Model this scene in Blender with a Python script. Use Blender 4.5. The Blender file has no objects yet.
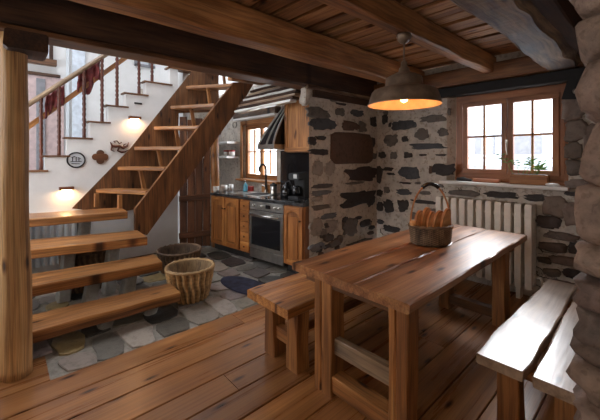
import bpy, math, random
from math import sin, cos, pi, radians
from mathutils import Vector, Matrix, noise
random.seed(7)
S = bpy.context.scene
COL = S.collection
EYE = 1.45
# ---------------------------------------------------------------- camera
cd = bpy.data.cameras.new('camera'); cam = bpy.data.objects.new('camera', cd); COL.objects.link(cam)
cam.location = (0, 0, EYE); cam.rotation_euler = (pi/2, 0, radians(47.64))
cd.sensor_width = 36; cd.lens = 329/600*36; cd.shift_y = -0.09; cd.clip_start = .02
S.camera = cam
# ---------------------------------------------------------------- world, daylight and added fill lights
W = bpy.data.worlds.new('world'); S.world = W; W.use_nodes = True
bg = W.node_tree.nodes['Background']; bg.inputs[0].default_value = (.86, .93, 1, 1); bg.inputs[1].default_value = 6.0
S.view_settings.view_transform = 'Standard'; S.view_settings.look = 'None'
S.view_settings.gamma = 1; S.view_settings.use_curve_mapping = False
S.view_settings.exposure = 0.0
def area(name, loc, target, sx, sy, power, color):
    l = bpy.data.lights.new(name, 'AREA'); l.shape = 'RECTANGLE'; l.size = sx; l.size_y = sy; l.energy = power; l.color = color
    o = bpy.data.objects.new(name, l); COL.objects.link(o); o.location = loc
    o.rotation_euler = (Vector(target)-Vector(loc)).to_track_quat('-Z', 'Y').to_euler(); return o
area('window_daylight', (-1.0, 6.6, 3.35), (-1.5, 2.2, .7), 3.2, 1.6, 800, (.97, .97, 1))
area('kitchen_window_daylight', (-4.5, 4.3, 2.9), (-4.4, 2.8, .9), 1.3, .8, 55, (.9, .95, 1))
area('stair_top_fill', (-4.3, .3, 4.7), (-4.5, .9, 0), 1.2, 1.0, 42, (.95, .96, 1))  # unseen lamp added over the stairs in place of daylight from above
area('rear_warm_fill', (-.2, -1.05, 1.75), (-1.6, 2.0, .7), 1.6, 1.0, 13, (1, .78, .54))  # added warm fill lamp behind the camera
area('hall_warm_fill', (-3.4, -1.3, 2.0), (-3.9, 2.0, .6), 1.4, 1.2, 13, (1, .82, .62))  # second added fill, warm, out of view at the hall end

# ---------------------------------------------------------------- helpers
FX, FY = -.7389, .6738
RX, RY = .6738, .7389
def ray(x, y):
    u = (x-300)/329; v = (156-y)/329
    return Vector((FX+u*RX, FY+u*RY, v))
def onX(x, y, X):
    d = ray(x, y); k = X/d.x; return Vector((X, d.y*k, EYE+d.z*k))
def onY(x, y, Y):
    d = ray(x, y); k = Y/d.y; return Vector((d.x*k, Y, EYE+d.z*k))
def onZ(x, y, Z):
    d = ray(x, y); k = (Z-EYE)/d.z; return Vector((d.x*k, d.y*k, Z))

def nz(p, s=1.0, o=0.0):
    return noise.noise(Vector((p[0]*s+o, p[1]*s+o*1.7, p[2]*s-o)))

class MB:
    def __init__(s): s.v = []; s.f = []; s.g = []; s.t = []; s.m = []; s.sm = []
    def add(s, vs, fs, gs, tint=(1, 1, 1), mi=0, smooth=False):
        b = len(s.v); s.v += [Vector(p) for p in vs]; s.g += [tuple(q) for q in gs]
        s.t += ([tuple(tint)]*len(vs) if not isinstance(tint, list) else tint)
        for f in fs: s.f.append([b+i for i in f]); s.m.append(mi); s.sm.append(smooth)
    def bar(s, p0, p1, w, h, up=(0, 0, 1), n=1, ch=.006, wob=0.0, tint=(1, 1, 1), mi=0, w1=None, h1=None, edge=None, smooth=False):
        """box-section member from p0 to p1 with chamfered edges, wobbling when hewn"""
        p0 = Vector(p0); p1 = Vector(p1); ax = p1-p0; L = ax.length; ax.normalize(); up = Vector(up)
        sd = ax.cross(up)
        if sd.length < 1e-4: sd = ax.cross(Vector((0, 1, 0)))
        sd.normalize(); u2 = sd.cross(ax); sd_o = random.uniform(0, 60)
        w1 = w1 or w; h1 = h1 or h
        vs = []; gs = []; ch = min(ch, w*.3, h*.3)
        for i in range(n+1):
            t = i/n; ww = w+(w1-w)*t; hh = h+(h1-h)*t; c = p0+ax*L*t
            if wob: c = c+sd*wob*.6*nz((t*L*1.7, sd_o, 0))+u2*wob*.4*nz((t*L*1.7, 3, sd_o))
            a = ww/2; b = hh/2
            sec = [(-a+ch, -b), (a-ch, -b), (a, -b+ch), (a, b-ch), (a-ch, b), (-a+ch, b), (-a, b-ch), (-a, -b+ch)]
            for k, (x, z) in enumerate(sec):
                q = 0
                if wob: q = wob*nz((t*L*4, k*1.3, sd_o), 1)
                dx = (q if x > 0 else -q) if abs(x) > a*.5 else 0
                if edge and x > 0: dx += edge(t)*1.0
                if edge and x < 0: dx -= edge(1-t+3.3)
                e = 0
                if wob and (i == 0 or i == n): e = wob*.5*nz((x*9, z*9, sd_o+t))
                vs.append(c+sd*(x+dx)+u2*(z+(q*.5 if abs(z) > b*.5 else 0))+ax*e)
                gs.append((t*L+sd_o, x+sd_o*.37, z+sd_o*.21))
        fs = []
        for i in range(n):
            for k in range(8):
                a0 = i*8+k; a1 = i*8+(k+1) % 8; fs.append((a0, a1, a1+8, a0+8))
        fs.append(tuple(range(7, -1, -1))); fs.append(tuple(n*8+k for k in range(8)))
        s.add(vs, fs, gs, tint, mi, smooth); return s
    def box(s, x0, x1, y0, y1, z0, z1, ch=.004, tint=(1, 1, 1), mi=0, grain=None, n=1, wob=0):
        dx, dy, dz = x1-x0, y1-y0, z1-z0; cx, cy, cz = (x0+x1)/2, (y0+y1)/2, (z0+z1)/2
        g = grain or ('x' if dx >= dy and dx >= dz else 'y' if dy >= dz else 'z')
        if g == 'x': s.bar((x0, cy, cz), (x1, cy, cz), dy, dz, (0, 0, 1), n, ch, wob, tint, mi)
        elif g == 'y': s.bar((cx, y0, cz), (cx, y1, cz), dx, dz, (0, 0, 1), n, ch, wob, tint, mi)
        else: s.bar((cx, cy, z0), (cx, cy, z1), dx, dy, (0, 1, 0), n, ch, wob, tint, mi)
        return s
    def tube(s, pts, rad, seg=12, tint=(1, 1, 1), mi=0, wob=0.0, smooth=True, cap=True):
        pts = [Vector(p) for p in pts]; n = len(pts)
        if not isinstance(rad, (list, tuple)): rad = [rad]*n
        o = random.uniform(0, 50); vs = []; gs = []; L = 0; prev = None
        for i in range(n):
            d = (pts[min(i+1, n-1)]-pts[max(i-1, 0)]).normalized()
            if prev is None:
                a = d.cross(Vector((0, 0, 1)))
                if a.length < .1: a = d.cross(Vector((0, 1, 0)))
                a.normalize()
            else: a = (prev-d*prev.dot(d)).normalized()
            prev = a; b = d.cross(a)
            if i: L += (pts[i]-pts[i-1]).length
            for k in range(seg):
                th = 2*pi*k/seg; r = rad[i]
                if wob: r *= 1+wob*nz((cos(th)*1.6, sin(th)*1.6, L*1.6), 1, o)+wob*.5*nz((cos(th)*4, sin(th)*4, L*3), 1, o)
                vs.append(pts[i]+a*r*cos(th)+b*r*sin(th)); gs.append((L+o, r*cos(th)*1.2+o, r*sin(th)*1.2))
        fs = [(i*seg+k, i*seg+(k+1) % seg, (i+1)*seg+(k+1) % seg, (i+1)*seg+k) for i in range(n-1) for k in range(seg)]
        if cap: fs += [tuple(range(seg-1, -1, -1)), tuple((n-1)*seg+k for k in range(seg))]
        s.add(vs, fs, gs, tint, mi, smooth); return s
    def lathe(s, c, prof, seg=40, tint=(1, 1, 1), mi=0, sx=1, sy=1, mod=None, smooth=True, rot=0, tf=None):
        c = Vector(c); vs = []; gs = []; n = len(prof); L = 0; tl = []
        for i, (r, z) in enumerate(prof):
            if i: L += math.hypot(r-prof[i-1][0], z-prof[i-1][1])
            for k in range(seg):
                th = 2*pi*k/seg; rr = r+(mod(th, z, i) if mod and r > 1e-3 else 0)
                x = rr*cos(th)*sx; y = rr*sin(th)*sy
                vs.append(c+Vector((x*cos(rot)-y*sin(rot), x*sin(rot)+y*cos(rot), z))); gs.append((L, th*.1, .3)); tl.append((tf(th, z, i),)*3 if tf else tint)
        fs = [(i*seg+k, i*seg+(k+1) % seg, (i+1)*seg+(k+1) % seg, (i+1)*seg+k) for i in range(n-1) for k in range(seg)]
        s.add(vs, fs, gs, tl, mi, smooth); return s
    def prism(s, poly, o, ex, ey, depth, tint=(1, 1, 1), mi=0, ch=0.0, gax=0):
        """polygon in the (ex,ey) plane at o, extruded along ex x ey"""
        o = Vector(o); ex = Vector(ex).normalized(); ey = Vector(ey).normalized(); en = ex.cross(ey).normalized(); n = len(poly)
        area2 = sum(poly[i][0]*poly[(i+1) % n][1]-poly[(i+1) % n][0]*poly[i][1] for i in range(n))
        if area2 < 0: poly = poly[::-1]
        cx = sum(p[0] for p in poly)/n; cy = sum(p[1] for p in poly)/n; vs = []; gs = []; so = random.uniform(0, 40)
        def ring(k, dz):
            for x, y in poly:
                x2 = cx+(x-cx)*k; y2 = cy+(y-cy)*k
                vs.append(o+ex*x2+ey*y2+en*dz)
                gs.append((x2+so, y2, dz) if gax == 0 else (y2+so, x2, dz))
        if ch:
            k = 1-ch/max(.001, max(abs(p[0]-cx) for p in poly))
            ring(k, 0); ring(1, ch*.6); ring(1, depth-ch*.6); ring(k, depth); R = 4
        else: ring(1, 0); ring(1, depth); R = 2
        fs = [(r*n+i, r*n+(i+1) % n, (r+1)*n+(i+1) % n, (r+1)*n+i) for r in range(R-1) for i in range(n)]
        fs += [tuple(range(n-1, -1, -1)), tuple((R-1)*n+i for i in range(n))]
        s.add(vs, fs, gs, tint, mi); return s
    def stone(s, o, ex, ey, w, h, tint, bulge=.02, sq=.75, seed=None, sink=.02, seg=24, rough=.14):
        """rounded irregular stone let into a wall; o centre, ex/ey in-plane axes"""
        o = Vector(o); ex = Vector(ex); ey = Vector(ey); en = ex.cross(ey).normalized(); sd = random.uniform(0, 90) if seed is None else seed
        vs = []; gs = []
        rings = [(1.0, -sink), (1.0, bulge*.35), (.93, bulge*.8), (.72, bulge), (.38, bulge*1.02)]
        for j, (k, dz) in enumerate(rings):
            for i in range(seg):
                th = 2*pi*i/seg; c, q = cos(th), sin(th)
                x = math.copysign(abs(c)**sq, c); y = math.copysign(abs(q)**sq, q)
                r = 1+rough*2.0*nz((c*1.3, q*1.3, sd))+rough*1.9*nz((c*3.6, q*3.6, sd+9))
                X = x*r*k*w/2; Y = y*r*k*h/2
                d = dz+(bulge*.7*nz((X*9, Y*9, sd)) if j > 1 else 0)
                vs.append(o+ex*X+ey*Y+en*d); gs.append((X+sd, Y, dz))
        vs.append(o+en*(bulge+bulge*.5*nz((0, 0, sd)))); gs.append((sd, 0, 0))
        R = len(rings); fs = [(r*seg+i, r*seg+(i+1) % seg, (r+1)*seg+(i+1) % seg, (r+1)*seg+i) for r in range(R-1) for i in range(seg)]
        fs += [((R-1)*seg+i, (R-1)*seg+(i+1) % seg, R*seg) for i in range(seg)]
        s.add(vs, fs, gs, tint, 0, True); return s
    def boulder(s, c, sx, sy, sz, tint, sq=.62, seg=22, rings=12, rough=.07, seed=None):
        c = Vector(c); sd = random.uniform(0, 90) if seed is None else seed; vs = []; gs = []
        for j in range(rings+1):
            ph = -pi/2+pi*j/rings; cz, qz = cos(ph), sin(ph)
            for i in range(seg):
                th = 2*pi*i/seg; a, b = cos(th), sin(th)
                x = math.copysign(abs(a)**sq, a)*abs(cz)**sq; y = math.copysign(abs(b)**sq, b)*abs(cz)**sq; z = math.copysign(abs(qz)**sq, qz)
                p = Vector((x, y, z)); r = 1+rough*1.8*nz(p, 1.2, sd)+rough*nz(p, 3.1, sd+4)+rough*.4*nz(p, 8, sd)
                q = Vector((x*sx*r, y*sy*r, z*sz*r)); vs.append(c+q); gs.append((q.x+sd, q.y, q.z))
        fs = [(j*seg+i, j*seg+(i+1) % seg, (j+1)*seg+(i+1) % seg, (j+1)*seg+i) for j in range(rings) for i in range(seg)]
        s.add(vs, fs, gs, tint, 0, True); return s
    def grid(s, o, ex, ey, L, H, amp=.008, step=.07, tint=(1, 1, 1), holes=(), clip=None):
        """uneven rendered wall face; holes are (x0,x1,y0,y1) in wall coordinates, with cell lines snapped to them"""
        o = Vector(o); ex = Vector(ex); ey = Vector(ey); en = ex.cross(ey)
        def lines(T, cuts):
            cs = sorted(set([0, T]+[c for c in cuts if 0 < c < T])); out = []
            for a, b in zip(cs, cs[1:]):
                n = max(1, int((b-a)/step)); out += [a+(b-a)*i/n for i in range(n)]
            return out+[T]
        xs = lines(L, [h[0] for h in holes]+[h[1] for h in holes]); ys = lines(H, [h[2] for h in holes]+[h[3] for h in holes])
        vs = []; gs = []; base = {}
        for j, y in enumerate(ys):
            for i, x in enumerate(xs):
                p = o+ex*x+ey*y; d = amp*(nz(p, 3.5)+.6*nz(p, 9)+.3*nz(p, 20))
                vs.append(p+en*d); gs.append((x, y, 0))
        nx = len(xs); fs = []
        for j in range(len(ys)-1):
            for i in range(nx-1):
                cx = (xs[i]+xs[i+1])/2; cy = (ys[j]+ys[j+1])/2
                if any(h[0] < cx < h[1] and h[2] < cy < h[3] for h in holes): continue
                if clip and not clip(cx, cy): continue
                fs.append((j*nx+i, j*nx+i+1, (j+1)*nx+i+1, (j+1)*nx+i))
        s.add(vs, fs, gs, tint, 0, True); return s
    def build(s, name, mat, parent=None, label=None):
        off = Vector((0, 0, 0)); root = parent
        me = bpy.data.meshes.new(name)
        if parent is not None and parent.get('_world'):
            off = Vector(parent['_world'])
        me.from_pydata([v-off for v in s.v], [], s.f)
        a = me.attributes.new('gr', 'FLOAT_VECTOR', 'POINT'); a.data.foreach_set('vector', [c for g in s.g for c in g])
        c = me.attributes.new('tint', 'FLOAT_COLOR', 'POINT'); c.data.foreach_set('color', [q for t in s.t for q in (t[0], t[1], t[2], 1)])
        mats = mat if isinstance(mat, (list, tuple)) else [mat]
        for m in mats: me.materials.append(m)
        me.polygons.foreach_set('material_index', s.m); me.polygons.foreach_set('use_smooth', s.sm); me.update()
        o = bpy.data.objects.new(name, me); COL.objects.link(o)
        if parent is not None:
            o.parent = parent
            if parent.get('_world'): o['_world'] = parent['_world']
        if label: o['label'] = label
        return o

def tag(o, label=None, cat=None, group=None, kind=None):
    if label: o['label'] = label
    if cat: o['category'] = cat
    if group: o['group'] = group
    if kind: o['kind'] = kind
    return o
def thing(name, label, cat, loc=(0, 0, 0), rz=0, group=None, world=True):
    """Empty at a thing's base.  world=True: its parts are given in world coordinates"""
    o = bpy.data.objects.new(name, None); COL.objects.link(o); o.location = loc; o.rotation_euler.z = rz; o.empty_display_size = .05
    if world: o['_world'] = tuple(loc)
    return tag(o, label, cat, group)
def single(mb, name, mat, label, cat, loc=None, group=None):
    """a thing that is one mesh, origin at its base"""
    if loc is None:
        n = len(mb.v); loc = (sum(v.x for v in mb.v)/n, sum(v.y for v in mb.v)/n, min(v.z for v in mb.v))
    L = Vector(loc); mb.v = [v-L for v in mb.v]; o = mb.build(name, mat); o.location = L
    return tag(o, label, cat, group)
def struct(mb, name, mat):
    o = mb.build(name, mat); o['kind'] = 'structure'; return o
def copy_tree(o, parent=None):
    c = o.copy(); COL.objects.link(c)
    if parent is not None: c.parent = parent
    for ch in list(o.children): copy_tree(ch, c)
    return c

# ---------------------------------------------------------------- materials
def new_mat(name):
    m = bpy.data.materials.new(name); m.use_nodes = True; nt = m.node_tree
    return m, nt, nt.nodes['Principled BSDF']
def N(nt, t, **k):
    n = nt.nodes.new(t)
    for a, b in k.items(): setattr(n, a, b)
    return n
def ramp(nt, cols, stops=None):
    r = N(nt, 'ShaderNodeValToRGB'); e = r.color_ramp.elements
    while len(e) < len(cols): e.new(.5)
    for i, c in enumerate(cols):
        e[i].position = stops[i] if stops else i/(len(cols)-1); e[i].color = (*c, 1)
    return r
def tinted(nt, sock):
    a = N(nt, 'ShaderNodeAttribute', attribute_name='tint'); mx = N(nt, 'ShaderNodeMix', data_type='RGBA', blend_type='MULTIPLY')
    mx.inputs[0].default_value = 1; nt.links.new(sock, mx.inputs[6]); nt.links.new(a.outputs['Color'], mx.inputs[7]); return mx.outputs[2]
def wood(name, dark, mid, light, rough=.45, along=1.3, across=16, bump=.25, knots=True, streak=.5, coat=0.0):
    m, nt, b = new_mat(name); L = nt.links.new
    dark, mid, light = [(c[0], c[1]*.92, c[2]*.74) for c in (dark, mid, light)]
    g = N(nt, 'ShaderNodeAttribute', attribute_name='gr')
    mp = N(nt, 'ShaderNodeMapping'); mp.inputs['Scale'].default_value = (along, across, across); L(g.outputs['Vector'], mp.inputs[0])
    n1 = N(nt, 'ShaderNodeTexNoise'); n1.inputs['Scale'].default_value = 1; n1.inputs['Detail'].default_value = 6; n1.inputs['Roughness'].default_value = .62; n1.inputs['Distortion'].default_value = .25
    L(mp.outputs[0], n1.inputs[0])
    r = ramp(nt, [dark, mid, light], [.3, .5, .72]); L(n1.outputs[0], r.inputs[0])
    mp2 = N(nt, 'ShaderNodeMapping'); mp2.inputs['Scale'].default_value = (along*2.2, across*7, across*7); L(g.outputs['Vector'], mp2.inputs[0])
    n2 = N(nt, 'ShaderNodeTexNoise'); n2.inputs['Scale'].default_value = 1; n2.inputs['Detail'].default_value = 3; L(mp2.outputs[0], n2.inputs[0])
    r2 = ramp(nt, [(1-streak,)*3, (1, 1, 1)], [.36, .56]); L(n2.outputs[0], r2.inputs[0])
    mx = N(nt, 'ShaderNodeMix', data_type='RGBA', blend_type='MULTIPLY'); mx.inputs[0].default_value = .8; L(r.outputs[0], mx.inputs[6]); L(r2.outputs[0], mx.inputs[7]); out = mx.outputs[2]
    # broad blotches of stain
    n3 = N(nt, 'ShaderNodeTexNoise'); n3.inputs['Scale'].default_value = 2.3; n3.inputs['Detail'].default_value = 2; L(g.outputs['Vector'], n3.inputs[0])
    r3 = ramp(nt, [(.62, .58, .55), (1.1, 1.08, 1.05)], [.35, .65]); L(n3.outputs[0], r3.inputs[0])
    m3 = N(nt, 'ShaderNodeMix', data_type='RGBA', blend_type='MULTIPLY'); m3.inputs[0].default_value = .7; L(out, m3.inputs[6]); L(r3.outputs[0], m3.inputs[7]); out = m3.outputs[2]
    if knots:
        mk = N(nt, 'ShaderNodeMapping'); mk.inputs['Scale'].default_value = (1.5, 5.0, 5.0); L(g.outputs['Vector'], mk.inputs[0])
        v = N(nt, 'ShaderNodeTexVoronoi'); v.inputs['Scale'].default_value = .85; v.voronoi_dimensions = '2D'; L(mk.outputs[0], v.inputs[0])
        rk = ramp(nt, [(.12, .08, .06), (.6, .5, .42), (1, 1, 1)], [.025, .055, .085]); L(v.outputs['Distance'], rk.inputs[0])
        m4 = N(nt, 'ShaderNodeMix', data_type='RGBA', blend_type='MULTIPLY'); m4.inputs[0].default_value = 1; L(out, m4.inputs[6]); L(rk.outputs[0], m4.inputs[7]); out = m4.outputs[2]
    L(tinted(nt, out), b.inputs['Base Color'])
    mr = N(nt, 'ShaderNodeMapRange'); mr.inputs[3].default_value = rough-.1; mr.inputs[4].default_value = rough+.15; L(n1.outputs[0], mr.inputs[0]); L(mr.outputs[0], b.inputs['Roughness'])
    bp = N(nt, 'ShaderNodeBump'); bp.inputs['Strength'].default_value = bump; bp.inputs['Distance'].default_value = .006; L(n2.outputs[0], bp.inputs['Height']); L(bp.outputs[0], b.inputs['Normal'])
    if coat: b.inputs['Coat Weight'].default_value = coat; b.inputs['Coat Roughness'].default_value = .2
    return m
def rock(name, base, var=.35, scale=9, rough=.85, bump=.6, speck=None):
    m, nt, b = new_mat(name); L = nt.links.new
    tc = N(nt, 'ShaderNodeNewGeometry'); n1 = N(nt, 'ShaderNodeTexNoise'); n1.inputs['Scale'].default_value = scale; n1.inputs['Detail'].default_value = 8; n1.inputs['Roughness'].default_value = .65
    L(tc.outputs['Position'], n1.inputs[0])
    r = ramp(nt, [tuple(c*(1-var) for c in base), base, tuple(min(1, c*(1+var)) for c in base)], [.32, .5, .7]); L(n1.outputs[0], r.inputs[0]); out = r.outputs[0]
    if speck:
        n2 = N(nt, 'ShaderNodeTexNoise'); n2.inputs['Scale'].default_value = scale*3.3; n2.inputs['Detail'].default_value = 4; L(tc.outputs['Position'], n2.inputs[0])
        r2 = ramp(nt, [speck, (1, 1, 1)], [.36, .44]); L(n2.outputs[0], r2.inputs[0])
        mx = N(nt, 'ShaderNodeMix', data_type='RGBA', blend_type='MULTIPLY'); mx.inputs[0].default_value = 1; L(out, mx.inputs[6]); L(r2.outputs[0], mx.inputs[7]); out = mx.outputs[2]
    L(tinted(nt, out), b.inputs['Base Color']); b.inputs['Roughness'].default_value = rough
    bp = N(nt, 'ShaderNodeBump'); bp.inputs['Strength'].default_value = bump; bp.inputs['Distance'].default_value = .012; L(n1.outputs[0], bp.inputs['Height']); L(bp.outputs[0], b.inputs['Normal'])
    return m
def plain(name, col, rough=.5, metal=0, emit=None, es=0, trans=0, noise_amt=.12, coat=0):
    m, nt, b = new_mat(name); L = nt.links.new
    n1 = N(nt, 'ShaderNodeTexNoise'); n1.inputs['Scale'].default_value = 14; n1.inputs['Detail'].default_value = 4
    tc = N(nt, 'ShaderNodeTexCoord'); L(tc.outputs['Object'], n1.inputs[0])
    r = ramp(nt, [tuple(c*(1-noise_amt) for c in col), tuple(min(1, c*(1+noise_amt)) for c in col)], [.35, .65]); L(n1.outputs[0], r.inputs[0]); L(tinted(nt, r.outputs[0]), b.inputs['Base Color'])
    b.inputs['Roughness'].default_value = rough; b.inputs['Metallic'].default_value = metal
    if emit: b.inputs['Emission Color'].default_value = (*emit, 1); b.inputs['Emission Strength'].default_value = es
    if coat: b.inputs['Coat Weight'].default_value = coat
    return m
def glass(name, tint=(1, 1, 1), gl=.08):
    m = bpy.data.materials.new(name); m.use_nodes = True; nt = m.node_tree; nt.nodes.clear()
    o = N(nt, 'ShaderNodeOutputMaterial'); t = N(nt, 'ShaderNodeBsdfTransparent'); t.inputs[0].default_value = (*tint, 1)
    g = N(nt, 'ShaderNodeBsdfGlossy'); g.inputs['Roughness'].default_value = .03; x = N(nt, 'ShaderNodeMixShader'); x.inputs[0].default_value = gl
    nt.links.new(t.outputs[0], x.inputs[1]); nt.links.new(g.outputs[0], x.inputs[2]); nt.links.new(x.outputs[0], o.inputs[0]); return m

M_floor = wood('floor_boards', (.24, .10, .042), (.39, .185, .08), (.53, .28, .13), rough=.27, along=.45, across=13, streak=.3, bump=.08, coat=.12)
M_table = wood('table_wood', (.13, .05, .025), (.36, .17, .085), (.55, .32, .18), rough=.34, along=1.0, across=14, bump=.15, streak=.35, coat=.2)
M_leg = wood('post_wood', (.16, .06, .022), (.34, .15, .055), (.50, .26, .11), rough=.5, across=14)
M_tread = wood('stair_tread_wood', (.09, .035, .016), (.36, .165, .065), (.62, .33, .14), rough=.33, along=.8, across=15, bump=.2, streak=.5, coat=.05)
M_bench = wood('pale_bench_wood', (.17, .11, .09), (.34, .25, .21), (.48, .38, .33), rough=.30, along=1.2, across=9, streak=.25, bump=.12, coat=.25)
M_honey = wood('honey_wood', (.20, .075, .025), (.46, .21, .075), (.62, .34, .15), rough=.42, along=1.2, across=14)
M_rail = wood('handrail_wood', (.12, .08, .06), (.30, .22, .17), (.45, .36, .29), rough=.4, across=12, knots=False)
M_beam = wood('light_beam_wood', (.17, .07, .03), (.38, .18, .08), (.56, .31, .15), rough=.5, across=10)
M_dark = wood('dark_beam_wood', (.02, .009, .006), (.06, .027, .016), (.12, .06, .036), rough=.7, across=9, bump=.5)
M_darkb = wood('red_brown_dark_beam', (.02, .008, .005), (.05, .02, .012), (.08, .035, .02), rough=.95, across=10)
M_darkedge = wood('mid_dark_wood', (.06, .026, .013), (.17, .078, .036), (.30, .15, .07), rough=.5, across=10)
M_hewn = wood('weathered_log', (.03, .018, .014), (.13, .08, .06), (.44, .33, .25), rough=.6, along=1.6, across=9, bump=.9, streak=.6)
M_ceil = wood('ceiling_boards', (.20, .085, .04), (.42, .21, .10), (.60, .35, .19), rough=.65, across=14)
M_log = wood('log_post', (.22, .11, .05), (.56, .34, .17), (.74, .52, .30), rough=.55, along=.7, across=20, bump=.8, streak=.5)
M_cab = wood('cabinet_wood', (.20, .07, .022), (.40, .16, .05), (.55, .26, .09), rough=.38, across=12, knots=False, streak=.3)
M_winwood = wood('window_frame_wood', (.20, .075, .04), (.36, .15, .075), (.46, .21, .11), rough=.45, across=12, knots=False, streak=.2)
M_doorwood = wood('old_door_wood', (.045, .018, .01), (.14, .055, .025), (.24, .10, .045), rough=.6, across=12)
M_doorwood2 = wood('stringer_wood', (.07, .028, .012), (.19, .08, .034), (.34, .16, .07), rough=.45, across=12)
M_mahog = wood('mahogany', (.045, .01, .006), (.11, .028, .016), (.19, .055, .03), rough=.35, across=12, knots=False)
M_mortar = rock('wall_mortar', (.53, .47, .41), .24, 7, .9, .6, speck=(.7, .66, .62))
M_stone = rock('wall_stone', (1, 1, 1), .42, 16, .82, .9)
M_pillar = rock('pillar_stone', (.27, .21, .17), .42, 12, .75, .8, speck=(.72, .7, .66))
M_white = rock('white_plaster', (.74, .735, .73), .06, 4, .8, .25)
M_slate = rock('slate_flags', (1, 1, 1), .45, 11, .42, .7)
M_grout = rock('floor_joint', (.27, .25, .22), .25, 20, .9, .5)
M_block = rock('concrete_block', (.34, .33, .31), .25, 12, .9, .5)
M_rad = plain('radiator_enamel', (.80, .73, .65), .4, noise_amt=.05)
M_steel = plain('brushed_steel', (.55, .53, .50), .3, 1)
M_black = plain('black_gloss', (.012, .012, .014), .12)
M_blackm = plain('black_matt', (.018, .017, .018), .6)
M_iron = plain('dark_iron', (.014, .014, .016), .8)
M_counter = plain('dark_stone_worktop', (.035, .034, .036), .18, noise_amt=.4)
M_shade = plain('worn_grey_enamel', (.23, .165, .12), .4, .3, noise_amt=.25)
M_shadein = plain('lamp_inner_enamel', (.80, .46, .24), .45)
M_bulb = plain('lamp_bulb', (1, .8, .5), .3, 0, (1, .50, .18), 9)
M_sconceglow = plain('sconce_diffuser', (1, .8, .5), .3, 0, (1, .6, .28), 30)
M_copper = plain('rusty_sconce', (.17, .06, .03), .5, .5)
M_wick = wood('wicker', (.20, .12, .06), (.44, .30, .17), (.62, .46, .29), rough=.7, along=6, across=30, knots=False)
M_wickd = wood('dark_wicker', (.07, .045, .032), (.19, .13, .10), (.34, .26, .2), rough=.75, along=6, across=30, knots=False)
M_crust = plain('bread_crust', (.42, .17, .055), .6, noise_amt=.25)
M_crumb = plain('bread_crumb', (.66, .33, .13), .75, noise_amt=.18)
M_red = plain('dark_red_cloth', (.16, .03, .03), .85, noise_amt=.5)
M_pink = plain('dusty_pink_wall', (.50, .38, .37), .8)
M_greyp = plain('grey_door', (.22, .22, .24), .7)
M_rug = plain('navy_rug', (.025, .026, .05), .95, noise_amt=.4)
M_terra = plain('terracotta', (.42, .16, .08), .7)
M_leaf = plain('green_leaf', (.16, .30, .08), .5, noise_amt=.3)
M_cer = plain('white_ceramic', (.75, .74, .72), .25, noise_amt=.03)
M_redc = plain('red_ceramic', (.45, .05, .04), .3)
M_bluegl = plain('blue_bottle', (.12, .40, .55), .2)
M_paleblue = plain('pale_blue_render', (.62, .68, .76), .8)
M_slat = plain('bluish_white_enamel', (.62, .66, .70), .45, noise_amt=.04)
M_glass = glass('window_glass')
M_nearblack = plain('near_black', (.01, .008, .007), .9)  # near-black for the sheets behind board gaps and for the soil

# ================================================================ STRUCTURE
# plank floor (boards run towards the window wall)
b = MB(); x = 1.3
widths = [.24, .19, .22, .26, .2, .23, .18, .25, .21, .22, .2, .22, .24, .2, .2, .235, .24, .36, .3]
i = 0
while x > -2.66:
    w = widths[i % len(widths)]; w = min(w, x+2.665)
    if w < .06: break
    tt = random.uniform(.78, 1.12); ys = [-1.2, random.uniform(.6, 2.6), 4.06]
    for y0, y1 in zip(ys, ys[1:]):
        t2 = tt*random.uniform(.9, 1.08)
        b.box(x-w+.003, x-.003, y0+.002, y1-.002, -.04, 0, ch=.004, tint=(t2, t2*.97, t2*.93), grain='y')
    x -= w; i += 1
struct(b, 'floor', M_floor)
b = MB(); b.box(-2.66, 1.35, -1.25, 4.5, -.10, -.045, ch=.001); struct(b, 'floor_light_seal', M_nearblack)  # dark sheet added to stop light leaking up through the board gaps
b = MB(); b.box(-3.02, -2.668, -1.2, .24, -.03, -.001, ch=.004); struct(b, 'floor_threshold', M_floor)
# flagstone floor of hall and kitchen
b = MB(); b.box(-6.6, -2.655, -1.5, 3.4, -.06, -.014, ch=.001, tint=(1, 1, 1)); jo = struct(b, 'floor_joint_bed', M_grout)
b = MB()
def slab_floor():
    y = -1.45; row = 0
    while y < 3.3:
        dy = random.uniform(.19, .30); x = -2.67
        while x > -6.5:
            if x > -2.7 and y < .24: x = -3.03
            dx = random.uniform(.20, .42); g = random.choice([.05, .09, .13, .17, .24, .30, .13, .2]); wr = random.uniform(.95, 1.12)
            c = (g*wr*1.05, g*.96, g*random.uniform(.78, .95)) if random.random() > .12 else (.30, .22, .10); n = 12; poly = []
            o1 = random.uniform(0, 90); jd = random.uniform(-.03, .03)
            base = [(0, 0), (.33, 0), (.66, 0), (1, 0), (1, .4), (1, .7), (1, 1), (.66, 1), (.33, 1), (0, 1), (0, .6), (0, .3)]
            for (a, e) in base:
                px = x-dx+.014+a*(dx-.028); py = y+.012+e*(dy-.024)
                s = .05; px += s*nz((px*5, py*5, o1)); py += s*nz((px*5, py*5, o1+7))
                if (a in (0, 1)) and (e in (0, 1)): px += (.02 if a == 0 else -.02); py += (.018 if e == 0 else -.018)
                px = min(px, -2.668); poly.append((px, py))
            b.prism(poly, (0, 0, -.02), (1, 0, 0), (0, 1, 0), random.uniform(.017, .023), tint=c, ch=.006)
            x -= dx
        y += dy
slab_floor(); struct(b, 'floor_flagstones', M_slate)

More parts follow.
